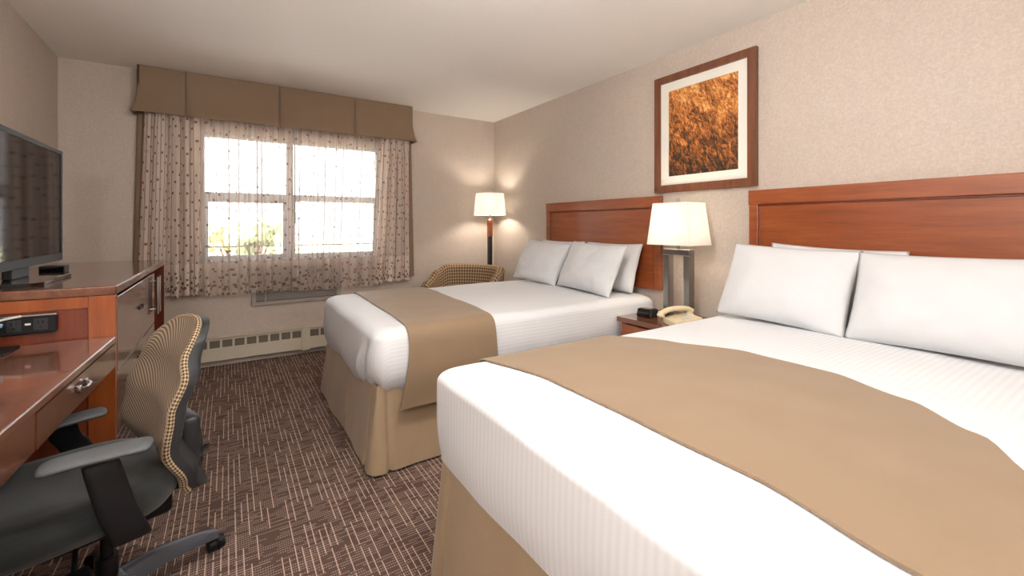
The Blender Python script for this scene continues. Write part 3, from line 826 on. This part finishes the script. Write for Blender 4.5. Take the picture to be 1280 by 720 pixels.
# table lamp
LX, LY, LZ = 2.44, 1.775, .598
tl = empty('table_lamp', (LX, LY, LZ)); tag(tl, 'table lamp with white rectangular shade and open brushed metal base on the nightstand', 'lamp')
bm = bmesh.new(); box(bm, -.045, -.102, 0, .045, .102, .02, .004); ob('lamp_base', bm, 'steel', tl)
for sg in (-1, 1):
    bm = bmesh.new(); y = sg*.077; box(bm, -.026, y-.022, .02, .026, y+.022, .412, .003); ob('lamp_post', bm, 'steel', tl)
bm = bmesh.new(); box(bm, -.026, -.099, .412, .026, .099, .45, .003); ob('lamp_crossbar', bm, 'steel', tl)
bm = bmesh.new(); cyl(bm, (0, 0, .45), (0, 0, .53), .012); cyl(bm, (0, 0, .53), (0, 0, .575), .019)
ob('lamp_socket', bm, 'steel', tl, auto=.6)
def shade_rect(z0, z1, w0, w1, d0, d1, th=.003):
    bm = bmesh.new()
    def ringv(z, w, d): return [bm.verts.new(p) for p in ((-d, -w, z), (d, -w, z), (d, w, z), (-d, w, z))]
    a = ringv(z0, w0, d0); b = ringv(z1, w1, d1); c = ringv(z1, w1-th, d1-th); e = ringv(z0, w0-th, d0-th)
    for p, q in ((a, b), (b, c), (c, e), (e, a)):
        for i in range(4): bm.faces.new((p[i], p[(i+1) % 4], q[(i+1) % 4], q[i]))
    return bm
bm = shade_rect(.478, .748, .158, .13, .115, .092); ob('lamp_shade', bm, 'shade', tl)
bm = bmesh.new(); box(bm, -.093, -.004, .725, .093, .004, .729); box(bm, -.004, -.13, .725, .004, .13, .729); cyl(bm, (0, 0, .65), (0, 0, .755), .004); ob('shade_harp', bm, 'steel', tl)
bm = bmesh.new(); cyl(bm, (0, 0, .755), (0, 0, .763), .012); cyl(bm, (0, 0, .763), (0, 0, .775), .007, .009); ob('lamp_finial', bm, 'steel', tl, auto=.6)
bm = bmesh.new(); bmesh.ops.create_uvsphere(bm, u_segments=20, v_segments=14, radius=.016, matrix=Matrix.Translation((-.02, .02, .612))); ob('light_bulb', bm, 'bulb', tl, True)

# phone
ph = empty('telephone', (2.295, 1.648, .598), math.radians(-25)); tag(ph, 'beige corded telephone with handset on the nightstand', 'telephone')
bm = bmesh.new()
vs = box(bm, -.085, -.085, 0, .09, .08, .035, .008)
for v in vs:
    if v.co.z > .02: v.co.z += (v.co.x+.1)*.14
ob('phone_body', bm, 'phone', ph)
bm = bmesh.new()
for i in range(4):
    for j in range(3): 
        x = i*.02-.02; y = -.065+j*.02; box(bm, x, y, .036+(x+.1)*.14, x+.013, y+.013, .042+(x+.1)*.14, .002)
ob('keypad', bm, 'white_plastic', ph)
bm = bmesh.new()
tube(bm, smoothpath([(-.12, .048, .05), (-.10, .048, .068), (-.05, .048, .088), (.02, .048, .094), (.07, .048, .088), (.095, .048, .075)], 6), [(.021, .015)]*31, 14)
for x in (-.108, .08): cyl(bm, (x, .048, .047), (x+.004, .048, .075), .023, .018, 18)
ob('handset', bm, 'phone', ph, auto=.9)
# clock
ck = empty('alarm_clock', (2.33, 1.935, .598), math.radians(8)); tag(ck, 'small black alarm clock on the nightstand in front of the lamp', 'clock')
bm = bmesh.new(); vs = box(bm, -.045, -.055, 0, .045, .055, .052, .008)
for v in vs:
    if v.co.x < 0 and v.co.z > .03: v.co.x += .015
ob('clock_body', bm, 'black_plastic', ck)
bm = bmesh.new(); box(bm, -.047, -.045, .010, -.039, .045, .036, .001); ob('clock_display', bm, 'black_gloss', ck)
bm = bmesh.new()
box(bm, -.02, -.035, .052, .02, .035, .056, .002)
ob('clock_button', bm, 'grey_plastic', ck)

# ------------------------------------------------------------------ floor lamp
FX, FY = 2.43, 4.18
fl = empty('floor_lamp', (FX, FY, 0)); tag(fl, 'floor lamp with white drum shade in the corner behind the armchair', 'lamp')
bm = bmesh.new(); cyl(bm, (0, 0, 0), (0, 0, .018), .15, .148, 40); cyl(bm, (0, 0, .018), (0, 0, .03), .05, .03, 24); ob('lamp_base', bm, 'dark_grey', fl, auto=.6)
bm = bmesh.new(); box(bm, -.021, -.021, .03, .021, .021, 1.08, .004); ob('lamp_pole', bm, 'dark_grey', fl)
bm = bmesh.new(); box(bm, -.024, -.024, 1.08, .024, .024, 1.262, .004); ob('pole_sleeve', bm, 'cherry_z', fl)
bm = bmesh.new(); cyl(bm, (0, 0, 1.262), (0, 0, 1.275), .024, .02); cyl(bm, (0, 0, 1.275), (0, 0, 1.39), .012)
for a in (0, 2.094, 4.189): cyl(bm, (0, 0, 1.52), (.153*math.cos(a), .153*math.sin(a), 1.52), .003, seg=8)
cyl(bm, (0, 0, 1.39), (0, 0, 1.525), .004, seg=8)
ob('lamp_socket', bm, 'steel', fl, auto=.6)
bm = bmesh.new(); r0, r1 = .178, .156
lathe(bm, [(r0, 1.315), (r1, 1.555), (r1-.003, 1.555), (r0-.003, 1.315), (r0, 1.315)], seg=56); bmesh.ops.remove_doubles(bm, verts=bm.verts[:], dist=.0001)
ob('lamp_shade', bm, 'shade', fl, auto=.9)
bm = bmesh.new(); bmesh.ops.create_uvsphere(bm, u_segments=20, v_segments=14, radius=.016, matrix=Matrix.Translation((.0, 0, 1.425))); ob('light_bulb', bm, 'bulb', fl, True)

# ------------------------------------------------------------------ tub armchair
tc = empty('armchair', (1.955, 3.93, 0), math.radians(-62)); tag(tc, 'brown lattice-patterned tub armchair behind the far bed, below the floor lamp', 'armchair')
def tubshell(a0, a1, rin, rout, hfun, zb, n=80):
    """curved back + arms; angle measured from +y (back)"""
    bm = bmesh.new(); lay = bm.loops.layers.uv.verify()
    def cr(r, a):
        x = math.sin(a)*r*1.12; y = math.cos(a)*r
        if math.cos(a) < 0: y = math.cos(a)*r*1.3
        return x, y
    prof = []
    for k in range(7): prof.append((rout, k/6))
    for k in range(1, 8): 
        th = PI*k/8; prof.append(('cap', th))
    for k in range(7): prof.append((rin, 1-k/6))
    def fn(u, w):
        a = lerp(a0, a1, u); H = hfun(a); i = w*(len(prof)-1); p = prof[int(round(i))]
        cr2 = (rout-rin)/2
        if p[0] == 'cap': r = (rin+rout)/2+cr2*math.cos(p[1]); z = H-cr2+cr2*math.sin(p[1])
        else: r = p[0]; z = lerp(zb, H-cr2, p[1])
        lean = .06*max(0, (z-.4))/.4*max(0, math.cos(a))
        x, y = cr(r+lean, a); return (x, y, z)
    m_ = len(prof)-1
    cl = [0.]
    for i in range(m_): cl.append(cl[-1]+(.085 if (i < 6 or i >= m_-6) else .016))
    V = grid(bm, fn, n, m_, lambda u, w: (lerp(a0, a1, u)*.38, cl[int(round(w*m_))]))
    bm.faces.new([r[0] for r in V]); bm.faces.new([r[-1] for r in V][::-1])
    return bm
hb = lambda a: interp([(0, .785), (.95, .785), (1.35, .73), (1.75, .64), (2.1, .57), (2.6, .56)], abs(a))
bm = tubshell(-1.95, 1.95, .29, .37, hb, .2); ob('armchair_shell', bm, 'tub', tc, auto=.9)
bm = bmesh.new(); lay = bm.loops.layers.uv.verify()
def cush(u, v):
    a = u*2*PI; t_ = v
    r = .275*(1 if t_ < .5 else 1)
    pr = [(.0, .24), (.26, .24), (.275, .27), (.275, .40), (.255, .44), (.0, .455)]
    i = v*5; k = min(4, int(i)); f_ = i-k; rr = lerp(pr[k][0], pr[k+1][0], f_); z = lerp(pr[k][1], pr[k+1][1], f_)
    return (math.sin(a)*rr*1.1, math.cos(a)*rr-.03, z)
grid(bm, cush, 40, 15, lambda u, v: (u*1.7, v*.8)); ob('seat_cushion', bm, 'tub', tc, True)
bm = bmesh.new(); cyl(bm, (0, 0, .16), (0, 0, .24), .30, .31, 32); ob('armchair_base', bm, 'tub', tc)
for sx, sy in ((-1, -1), (1, -1), (-1, 1), (1, 1)):
    bm = bmesh.new(); cyl(bm, (sx*.22, sy*.21, 0), (sx*.21, sy*.2, .17), .018, .026, 14); ob('leg', bm, 'cherry_dark', tc, True)

# ------------------------------------------------------------------ dresser
DX, DY0, DY1, DZ = -.382, 2.375, 4.02, .955
DXB = -.985
ds = empty('dresser', (-.68, 3.2, 0)); tag(ds, 'long cherry wood dresser by the left wall with the television on it', 'dresser')
bm = bmesh.new(); box(bm, DXB, DY0, DZ-.038, DX, DY1, DZ, .006, 3); inv(ob('dresser_top', bm, 'cherry_lam', ds), ds)
bm = bmesh.new()        # end frame facing the camera
zt = DZ-.0385
box(bm, DX-.085, DY0+.004, 0, DX-.003, DY0+.03, zt, .002)
box(bm, DXB, DY0+.004, 0, DXB+.07, DY0+.03, zt, .002)
box(bm, DXB+.07, DY0+.004, zt-.045, DX-.085, DY0+.03, zt, .002)
inv(ob('end_frame', bm, 'cherry_z', ds), ds)
bm = bmesh.new(); box(bm, DXB+.07, DY0+.012, 0.0, DX-.085, DY0+.024, zt-.045); inv(ob('end_panel', bm, 'cherry_dark', ds), ds)
bm = bmesh.new(); box(bm, DXB, DY1-.03, 0, DX-.004, DY1-.004, zt, .002)
box(bm, DXB, 3.49, .34, DX-.03, 3.51, zt); box(bm, DXB, DY0+.031, .34, DX-.024, DY1-.031, .36)
box(bm, DXB, DY0+.031, .36, DXB+.012, DY1-.031, zt)
inv(ob('dresser_carcass', bm, 'cherry_dark', ds), ds)
for i, (z0, z1) in enumerate(((.60, .906), (.345, .594))):
    bm = bmesh.new(); box(bm, DX-.022, DY0+.034, z0, DX-.002, 3.49, z1, .0025); dr = inv(ob('drawer', bm, 'cherry_lam', ds), ds)
    bm = bmesh.new(); yc = 2.98; zc = z0+.135 if i == 0 else z0+.16
    zc = (.775, .52)[i]
    box(bm, DX-.002, yc-.044, zc-.010, DX+.004, yc-.032, zc+.010); box(bm, DX-.002, yc+.032, zc-.010, DX+.004, yc+.044, zc+.010)
    tube(bm, smoothpath([(DX+.002, yc-.038, zc), (DX+.013, yc-.03, zc), (DX+.013, yc+.03, zc), (DX+.002, yc+.038, zc)]), .004, 8)
    h = ob('drawer_pull', bm, 'bronze', dr, auto=.9)
dh = bmesh.new()
for yy in (3.425, 3.52):
    cyl(dh, (DX+.02, yy, .66), (DX+.02, yy, .885), .008, seg=12)
    for z in (.69, .86): cyl(dh, (DX-.004, yy, z), (DX+.02, yy, z), .005, seg=8)
inv(ob('bar_handle', dh, 'chrome', ds, auto=.7), ds)
# power panel on dresser end
pp = empty('power_panel', (-.64, DY0, .86)); tag(pp, 'black outlet panel with silver trim mounted on the dresser end above the desk', 'power outlet')
bm = bmesh.new(); box(bm, -.80, DY0-.012, .792, -.553, DY0+.004, .858, .004); inv(ob('outlet_plate', bm, 'black_plastic', pp), pp)
bm = bmesh.new(); box(bm, -.80, DY0-.015, .858, -.552, DY0+.003, .864, .001); inv(ob('trim_strip', bm, 'chrome', pp), pp)
for xc in (-.665, -.595):
    bm = bmesh.new(); box(bm, xc-.019, DY0-.0145, .805, xc+.019, DY0-.012, .848, .001); oo = inv(ob('outlet', bm, 'dark_grey', pp), pp)
    bm = bmesh.new()
    for dx in (-.007, .005): box(bm, xc+dx, DY0-.0152, .828, xc+dx+.002, DY0-.0144, .840)
    cyl(bm, (xc, DY0-.0144, .816), (xc, DY0-.0152, .816), .0035, seg=10)
    ob('outlet_slot', bm, 'black_gloss', oo)
bm = bmesh.new(); box(bm, -.637, DY0-.0145, .826, -.622, DY0-.012, .833); inv(ob('data_port', bm, 'white_plastic', pp), pp)
bm = bmesh.new(); box(bm, -.712, DY0-.0145, .812, -.704, DY0-.012, .820); inv(ob('data_port', bm, 'white_plastic', pp), pp)
for xc in (-.772, -.757, -.742):
    bm = bmesh.new(); cyl(bm, (xc, DY0-.018, .84), (xc, DY0-.012, .84), .0045, seg=12); inv(ob('av_jack', bm, 'bronze', pp), pp)
bm = bmesh.new(); tube(bm, smoothpath([(-.645, DY0-.02, .862), (-.70, DY0-.022, .852), (-.76, DY0-.03, .825), (-.83, DY0-.04, .79), (-.87, DY0-.05, .757)]), .0045, 8)
tag(ob('cable', bm, 'white_plastic', None, True), 'white cable running across the black outlet panel', 'cable')

# ------------------------------------------------------------------ desk
dk = empty('desk', (-.69, 1.6, 0)); tag(dk, 'cherry wood desk along the left wall with drawer, before the dresser', 'desk')
dnx = lambda y: -.382-(2.354-y)*.0323        # front edge line
DKY0, DKY1, DKZ = .72, DY0-.001, .75
def slab(bm, y0, y1, xback, inset, z0, z1, th=None):
    """prism following the desk's front edge; th = front board thickness"""
    a, b = dnx(y0)-inset, dnx(y1)-inset
    if th: pts = [(a-th, y0), (a, y0), (b, y1), (b-th, y1)]
    else: pts = [(xback, y0), (a, y0), (b, y1), (xback, y1)]
    poly_prism(bm, pts, z0, z1)
bm = bmesh.new(); slab(bm, DKY0, DKY1, -.93, 0, DKZ-.026, DKZ); bmesh.ops.bevel(bm, geom=bm.edges[:], offset=.004, segments=3, affect='EDGES')
inv(ob('desk_top', bm, 'cherry_lam', dk), dk)
bm = bmesh.new(); slab(bm, DKY0+.01, 1.588, 0, .004, .628, DKZ-.0265, .02); inv(ob('apron', bm, 'cherry_lam', dk), dk)
bm = bmesh.new(); slab(bm, 1.594, DKY1-.004, 0, .002, .628, DKZ-.030, .02); dr = inv(ob('drawer', bm, 'cherry_lam', dk), dk)
bm = bmesh.new(); yc = 1.93; x = dnx(yc)
for s in (-.04, .04): box(bm, x-.003, yc+s-.006, .675, x+.010, yc+s+.006, .698, .002)
tube(bm, smoothpath([(x+.008, yc-.04, .688), (x+.018, yc-.026, .686), (x+.019, yc, .686), (x+.018, yc+.026, .686), (x+.008, yc+.04, .688)]), .0045, 10)
ob('drawer_pull', bm, 'chrome', dr, auto=.9)
bm = bmesh.new(); box(bm, -.93, DKY0+.01, 0, dnx(DKY0)-.03, DKY0+.04, DKZ-.0265); inv(ob('desk_side', bm, 'cherry_z', dk), dk)
bm = bmesh.new(); box(bm, -.93, DKY0+.041, .35, -.91, DKY1-.002, DKZ-.0265); inv(ob('modesty_panel', bm, 'cherry_dark', dk), dk)

# item on the desk: black base with clear stand and card
it = empty('card_stand', (-.745, 2.28, DKZ), math.radians(0)); tag(it, 'small clear card stand with a black base on the desk, cut by the left edge', 'stand')
bm = bmesh.new(); box(bm, -.11, -.07, 0, .10, .07, .008, .003); ob('stand_base', bm, 'black_plastic', it)
bm = bmesh.new(); box(bm, -.02, -.004, .008, .062, .004, .095, .001); ob('clear_upright', bm, 'acrylic', it)
bm = bmesh.new(); box(bm, -.015, -.0065, .02, .056, -.0045, .062); ob('pink_card', bm, 'pink_card', it)
bm = bmesh.new(); tube(bm, smoothpath([(-.01, -.01, .092), (.03, -.012, .102), (.078, -.012, .096)]), .007, 8); ob('blue_clip', bm, 'blue_plastic', it, True)

# ------------------------------------------------------------------ television
TX, TY0, TY1, TZ0, TZ1 = -.745, 2.30, 3.285, 1.016, 1.598
tv = empty('television', (TX-.02, (TY0+TY1)/2, DZ)); tag(tv, 'black flat-screen television standing on the dresser', 'television')
bm = bmesh.new(); bz = .022
for q in ((TY0, TZ0, TY1, TZ0+bz*1.8), (TY0, TZ1-bz, TY1, TZ1), (TY0, TZ0+bz*1.8, TY0+bz, TZ1-bz), (TY1-bz, TZ0+bz*1.8, TY1, TZ1-bz)):
    box(bm, TX-.012, q[0], q[1], TX, q[2], q[3], .002)
inv(ob('bezel', bm, 'black_plastic', tv), tv)
bm = bmesh.new(); box(bm, TX-.010, TY0+bz, TZ0+bz*1.8, TX-.004, TY1-bz, TZ1-bz); inv(ob('screen', bm, 'screen', tv), tv)
bm = bmesh.new(); vs = box(bm, TX-.05, TY0+.01, TZ0+.01, TX-.0125, TY1-.01, TZ1-.01, .01); box(bm, TX-.075, TY0+.2, TZ0+.03, TX-.05, TY1-.2, TZ1-.18, .01)
inv(ob('rear_housing', bm, 'black_plastic', tv), tv)
bm = bmesh.new(); yc = (TY0+TY1)/2
box(bm, TX-.05, yc-.10, DZ+.012, TX-.02, yc+.10, TZ0+.06, .006); inv(ob('stand_neck', bm, 'black_plastic', tv), tv)
bm = bmesh.new(); pts = [(-.88, 2.53), (-.66, 2.52), (-.633, 2.56), (-.633, 2.93), (-.66, 2.97), (-.88, 2.99)]
poly_prism(bm, pts, DZ+.001, DZ+.013); bmesh.ops.bevel(bm, geom=bm.edges[:], offset=.003, segments=2, affect='EDGES'); inv(ob('stand_base', bm, 'black_gloss', tv), tv)
cb = empty('media_box', (-.62, 2.95, DZ)); 
cb.location = (-.755, 3.20, DZ); tag(cb, 'small black box behind the right end of the television base', 'electronic box')
bm = bmesh.new(); box(bm, -.05, -.04, 0, .045, .04, .036, .003); ob('box_body', bm, 'black_plastic', cb)
bm = bmesh.new(); box(bm, -.045, -.0425, .003, .042, -.0405, .033, .0005); ob('box_trim', bm, 'black_gloss', cb)

# ------------------------------------------------------------------ office chair
CX, CY, CA = -.30, 1.78, math.radians(20)
oc = empty('office_chair', (CX-.008, CY, 0), CA); tag(oc, 'black swivel office chair with ribbed brown mesh back at the desk', 'office chair')
# seat (faces local -X)
bm = bmesh.new()
def seatf(u, v):
    a = u*2*PI; ca, sa = math.cos(a), math.sin(a)
    rx = .25*math.copysign(abs(ca)**.62, ca); ry = .255*math.copysign(abs(sa)**.62, sa)
    pr = [(.0, .375), (.80, .375), (.93, .385), (1., .41), (1., .435), (.94, .463), (.82, .474), (.5, .470), (.0, .466)]
    i = v*8; k = min(7, int(i)); f_ = i-k; rr = lerp(pr[k][0], pr[k+1][0], f_); z = lerp(pr[k][1], pr[k+1][1], f_)
    x = rx*rr; y = ry*rr
    if x < -.12: z -= (abs(x)-.12)**1.4*.55*(1 if z > .40 else .4)
    return (x-.10, y, z)
grid(bm, seatf, 72, 24, None, True); bmesh.ops.remove_doubles(bm, verts=bm.verts[:], dist=.0005); ob('seat', bm, 'black_fabric', oc, True)
bm = bmesh.new(); box(bm, -.13, -.10, .30, .14, .10, .372, .015, 3); box(bm, .12, -.035, .33, .25, .035, .36, .008)
ob('tilt_mechanism', bm, 'black_plastic', oc)
bm = bmesh.new(); tube(bm, smoothpath([(-.08, -.08, .335), (-.09, -.15, .32), (-.10, -.20, .30)]), .006, 8); box(bm, -.14, -.25, .29, -.07, -.19, .306, .005); ob('tilt_lever', bm, 'black_plastic', oc)
# back
def bprof(z):  return interp([(.35, .205), (.42, .168), (.54, .118), (.64, .130), (.76, .170), (.90, .215)], z)
def bw(v): # half width along height 0..1
    return .225*(1-max(0, (v-.62)/.38)**2.2*.22)*(1-max(0, (.3-v)/.3)**1.5*.16)
BZ0, BZ1 = .355, .885
def backf(off, k=1.0, grow=0.):
    def fn(u, v):
        s = u*2-1
        vv = v
        w = (bw(vv)+grow)*k
        # rounded corners top and bottom
        ex = abs(s)**3.2
        z = lerp(BZ0-grow, BZ1+grow, vv)
        z -= ex*.085*sst(.62, 1., vv); z += ex*.035*sst(.25, 0., vv)
        x = bprof(z)-.038*s*s*1.0+off
        return (x, s*w, z)
    return fn
def slabgrid(f0, f1, nu, nv, uvf):
    bm = bmesh.new(); A = grid(bm, f0, nu, nv, uvf); Bq = grid(bm, f1, nu, nv, uvf)
    def st(a, b):
        for i in range(len(a)-1): bm.faces.new((a[i], a[i+1], b[i+1], b[i]))
    st(A[0], Bq[0]); st(A[-1], Bq[-1]); st([r[0] for r in A], [r[0] for r in Bq]); st([r[-1] for r in A], [r[-1] for r in Bq])
    return bm
def puff(f, d):
    def g(u, v):
        x, y, z = f(u, v); s = u*2-1; t_ = v*2-1; return (x-d*(1-s**6)*(1-t_**6), y, z)
    return g
uvb = lambda u, v: ((u-.5)*.45, v*.53)
bm = slabgrid(puff(backf(-.004, .985), .016), backf(.010, .985), 36, 40, uvb); ob('backrest', bm, 'meshfab', oc, auto=.9)
bm = slabgrid(backf(.011), puff(backf(.040, .98), -.006), 36, 40, uvb); ob('back_shell', bm, 'dark_grey', oc, auto=.9)
# braided piping round the edge
bm = bmesh.new(); fe = backf(.008, .975); per = []
for i in range(41): per.append(fe(0, i/40))
for i in range(1, 37): per.append(fe(i/36, 1))
for i in range(1, 41): per.append(fe(1, 1-i/40))
for i in range(1, 36): per.append(fe(1-i/36, 0))
per.append(per[0]); 
lay = bm.loops.layers.uv.verify(); L_ = [0]
for a, b in zip(per, per[1:]): L_.append(L_[-1]+(Vector(a)-Vector(b)).length)
rings = []
for i, p in enumerate(per):
    d = (Vector(per[(i+1) % (len(per)-1)])-Vector(per[i-1 if i else -2])).normalized(); a = d.cross(Vector((1, 0, 0))).normalized(); b = a.cross(d)
    rings.append([bm.verts.new(Vector(p)+a*.010*math.cos(k*PI/4)+b*.010*math.sin(k*PI/4)) for k in range(8)])
for i in range(len(rings)-1):
    for k in range(8):
        k2 = (k+1) % 8; f_ = bm.faces.new((rings[i][k], rings[i][k2], rings[i+1][k2], rings[i+1][k]))
        for l, q in zip(f_.loops, ((L_[i], k), (L_[i], k+1), (L_[i+1], k+1), (L_[i+1], k))): l[lay].uv = (q[0], q[1]*.0098)
ob('back_piping', bm, 'piping', oc, True)
bm = bmesh.new()
vs = box(bm, .165, -.075, .38, .225, .115, .57, .02, 3)
tube(bm, smoothpath([(.16, 0, .345), (.215, 0, .355), (.235, 0, .42), (.222, 0, .53)]), [(.035, .014)]*25, 10)
ob('back_bracket', bm, 'dark_grey', oc, auto=.8)
# arms
def arm(sg, ztop, yaw, dx, dy):
    t = empty('armrest', (dx, dy, 0)); t.parent = oc
    bm = bmesh.new()
    # swept flat upright
    P = smoothpath([(.085, -sg*.05, .345), (.075, sg*.015, .375), (.045, sg*.02, .46), (.022, sg*.012, ztop-.045), (.015, sg*.006, ztop-.012)], 6)
    rr = [(.018, .036)]*len(P)
    # flat bar: wide along x, thin along y
    rings = []
    for i, p in enumerate(P):
        w = lerp(.043, .036, i/len(P)); th = .014
        rings.append([bm.verts.new(p+Vector((w*math.copysign(abs(math.cos(k*PI/8))**.6, math.cos(k*PI/8)), th*math.copysign(abs(math.sin(k*PI/8))**.6, math.sin(k*PI/8)), 0))) for k in range(16)])
    for i in range(len(rings)-1):
        for k in range(16): bm.faces.new((rings[i][k], rings[i][(k+1) % 16], rings[i+1][(k+1) % 16], rings[i+1][k]))
    bm.faces.new(rings[0][::-1]); bm.faces.new(rings[-1])
    ob('arm_upright', bm, 'black_plastic', t, auto=.9)
    bm = bmesh.new()
    P = smoothpath([(-.095, 0, ztop-.006), (-.082, 0, ztop+.002), (-.03, 0, ztop+.008), (.06, 0, ztop+.012), (.105, 0, ztop+.012), (.118, 0, ztop+.008)], 6)
    n = len(P); rr = []
    for i in range(n):
        q = i/(n-1); e = min(1, math.sin(PI*min(1, max(0, q)))**.38+.12)
        rr.append((.042*e, .0135*min(1, e+.1)))
    Rz = Matrix.Rotation(yaw, 3, 'Z')
    tube(bm, [Rz @ p for p in P], rr, 20)
    ob('arm_pad', bm, 'grey_pad', t, True)
arm(-1, .605, math.radians(-20), -.075, -.262)
arm(1, .545, math.radians(0), -.075, .262)
# column and base
bm = bmesh.new(); cyl(bm, (0, 0, .06), (0, 0, .20), .028, .026, 24); cyl(bm, (0, 0, .20), (0, 0, .31), .016, seg=20); ob('gas_column', bm, 'black_plastic', oc, auto=.6)
bm = bmesh.new(); lathe(bm, [(.0, .06), (.045, .06), (.05, .08), (.048, .125), (.035, .135), (0, .135)], seg=28); ob('hub', bm, 'base_grey', oc, auto=.7)
for k in range(5):
    a = math.radians(30.7+72*k)-CA
    bm = bmesh.new(); d = Vector((math.cos(a), math.sin(a), 0)); n_ = Vector((-d.y, d.x, 0)); rings = []
    P = smoothpath([d*.035+Vector((0, 0, .105)), d*.13+Vector((0, 0, .108)), d*.24+Vector((0, 0, .09)), d*.315+Vector((0, 0, .07))], 6)
    for i, p in enumerate(P):
        q = i/(len(P)-1); w = lerp(.030, .017, q); h = lerp(.030, .013, q)
        sec = [(-w, -h), (-w*.8, h*.75), (-w*.45, h), (w*.45, h), (w*.8, h*.75), (w, -h), (w*.7, -h), (w*.55, h*.35), (-w*.55, h*.35), (-w*.7, -h)]
        rings.append([bm.verts.new(p+n_*s0+Vector((0, 0, s1))) for s0, s1 in sec])
    for i in range(len(rings)-1):
        for j in range(10): bm.faces.new((rings[i][j], rings[i][(j+1) % 10], rings[i+1][(j+1) % 10], rings[i+1][j]))
    bm.faces.new(rings[0][::-1]); bm.faces.new(rings[-1])
    lg = ob('base_leg', bm, 'base_grey', oc, auto=.9)
    bm = bmesh.new(); c = d*.318; sp = math.radians(40*k+20)-CA; wd = Vector((math.cos(sp), math.sin(sp), 0)); fw_ = Vector((-wd.y, wd.x, 0))*.012
    c0 = c+fw_
    for s_ in (-1, 1):
        a_ = c0+wd*(s_*.006)+Vector((0, 0, .0262)); b_ = c0+wd*(s_*.024)+Vector((0, 0, .0262)); cyl(bm, a_, b_, .026, .024, 24)
    cyl(bm, c+Vector((0, 0, .03)), c+Vector((0, 0, .066)), .008, seg=10)
    cyl(bm, c0-wd*.006+Vector((0, 0, .028)), c0+wd*.006+Vector((0, 0, .028)), .022, seg=16)
    ob('caster', bm, 'black_plastic', oc, auto=.7)

# ------------------------------------------------------------------ fill lights added to brighten the room (out of view)
def fill_pendant(x, y, z, power, label):  # unseen hanging globe, added as fill to even out the room light
    t = empty('fill_pendant_light', (x, y, ZC)); tag(t, label, 'fill light')
    bm = bmesh.new(); cyl(bm, (0, 0, -.03), (0, 0, -.001), .07, seg=32); ob('fill_canopy', bm, 'steel', t, auto=.6)
    bm = bmesh.new(); cyl(bm, (0, 0, z-ZC+.14), (0, 0, -.03), .008, seg=12); ob('fill_stem', bm, 'steel', t, auto=.6)
    bm = bmesh.new(); bmesh.ops.create_uvsphere(bm, u_segments=32, v_segments=20, radius=.15, matrix=Matrix.Translation((0, 0, z-ZC)))
    ob('fill_globe', bm, m_emit('fill_globe_glow', (1, .98, .955, 1), power/.89), t, True)
fill_pendant(1.0, -1.5, 1.95, 40, 'added fill light globe hanging behind the viewpoint, deeper in the room')
fb = empty('floor_lamp', (-.62, .12, 0)); tag(fb, 'added fill light globe on a pole at the near end of the desk', 'lamp')  # unseen globe on a pole, added to light the bed ends from the left
bm = bmesh.new(); cyl(bm, (0, 0, 0), (0, 0, .02), .13, .125, 36); ob('lamp_base', bm, 'steel', fb, auto=.6)
bm = bmesh.new(); cyl(bm, (0, 0, .02), (0, 0, 1.47), .012, seg=16); ob('lamp_pole', bm, 'steel', fb, auto=.6)
bm = bmesh.new(); bmesh.ops.create_uvsphere(bm, u_segments=32, v_segments=20, radius=.15, matrix=Matrix.Translation((0, 0, 1.61)))
ob('fill_lamp_globe', bm, m_emit('floor_fill_glow', (1, .98, .955, 1), 44/.89), fb, True)
fill_pendant(.75, 1.0, 2.15, 50, 'added fill light globe hanging above the near bed')

# ------------------------------------------------------------------ lights
def light(name, kind, loc, energy, color, **k):
    l = bpy.data.lights.new(name, kind); l.energy = energy; l.color = color
    for a, b in k.items():
        if a not in ('rot', 'target'): setattr(l, a, b)
    o = bpy.data.objects.new(name, l); COL.objects.link(o); o.location = loc
    if 'rot' in k: o.rotation_euler = k['rot']
    if 'target' in k: o.rotation_euler = (Vector(k['target'])-Vector(loc)).to_track_quat('-Z', 'Y').to_euler()
    return o
light('table_lamp_glow', 'POINT', (LX-.02, LY+.02, LZ+.612), 4.5, (1, .86, .66), shadow_soft_size=.035)
light('floor_lamp_glow', 'POINT', (FX, FY, 1.425), 12, (1, .90, .76), shadow_soft_size=.04)
pw = light('window_portal', 'AREA', ((WX0+WX1)/2, YB+.19, (WZ0+WZ1)/2), 1, (1, 1, 1), shape='RECTANGLE', size=1.5, size_y=1.1, rot=(math.radians(-90), 0, 0))
pw.data.cycles.is_portal = True

light('sun', 'SUN', (0, -20, 30), 42, (1, .97, .92), angle=math.radians(.6), rot=(math.radians(40), 0, math.radians(8)))
w = bpy.data.worlds.new('world'); S.world = w; w.use_nodes = True
nt = w.node_tree; nt.nodes.clear(); t = NT(nt)
bg = t.n('ShaderNodeBackground'); out = t.n('ShaderNodeOutputWorld')
n = t.noise(t.n('ShaderNodeTexCoord').outputs['Generated'], 3, 4)
col = t.mix(n, (.80, .88, 1, 1), (1, 1, 1, 1)); t.l(col, bg.inputs[0]); bg.inputs[1].default_value = 3.0
t.l(bg.outputs[0], out.inputs[0])

# ------------------------------------------------------------------ camera
cam = bpy.data.cameras.new('camera'); co = bpy.data.objects.new('camera', cam); COL.objects.link(co)
cam.sensor_width = 36; cam.lens = 545/1280*36; cam.clip_start = .02; cam.clip_end = 300
cam.shift_y = -(360-282)/1280*1.0
co.location = (0, 0, 1.2); co.rotation_euler = (PI/2, 0, -math.atan2(355, 545))
S.camera = co
S.view_settings.view_transform = 'Standard'; S.view_settings.look = 'None'; S.view_settings.gamma = 1
S.view_settings.exposure = .27; S.view_settings.use_curve_mapping = False
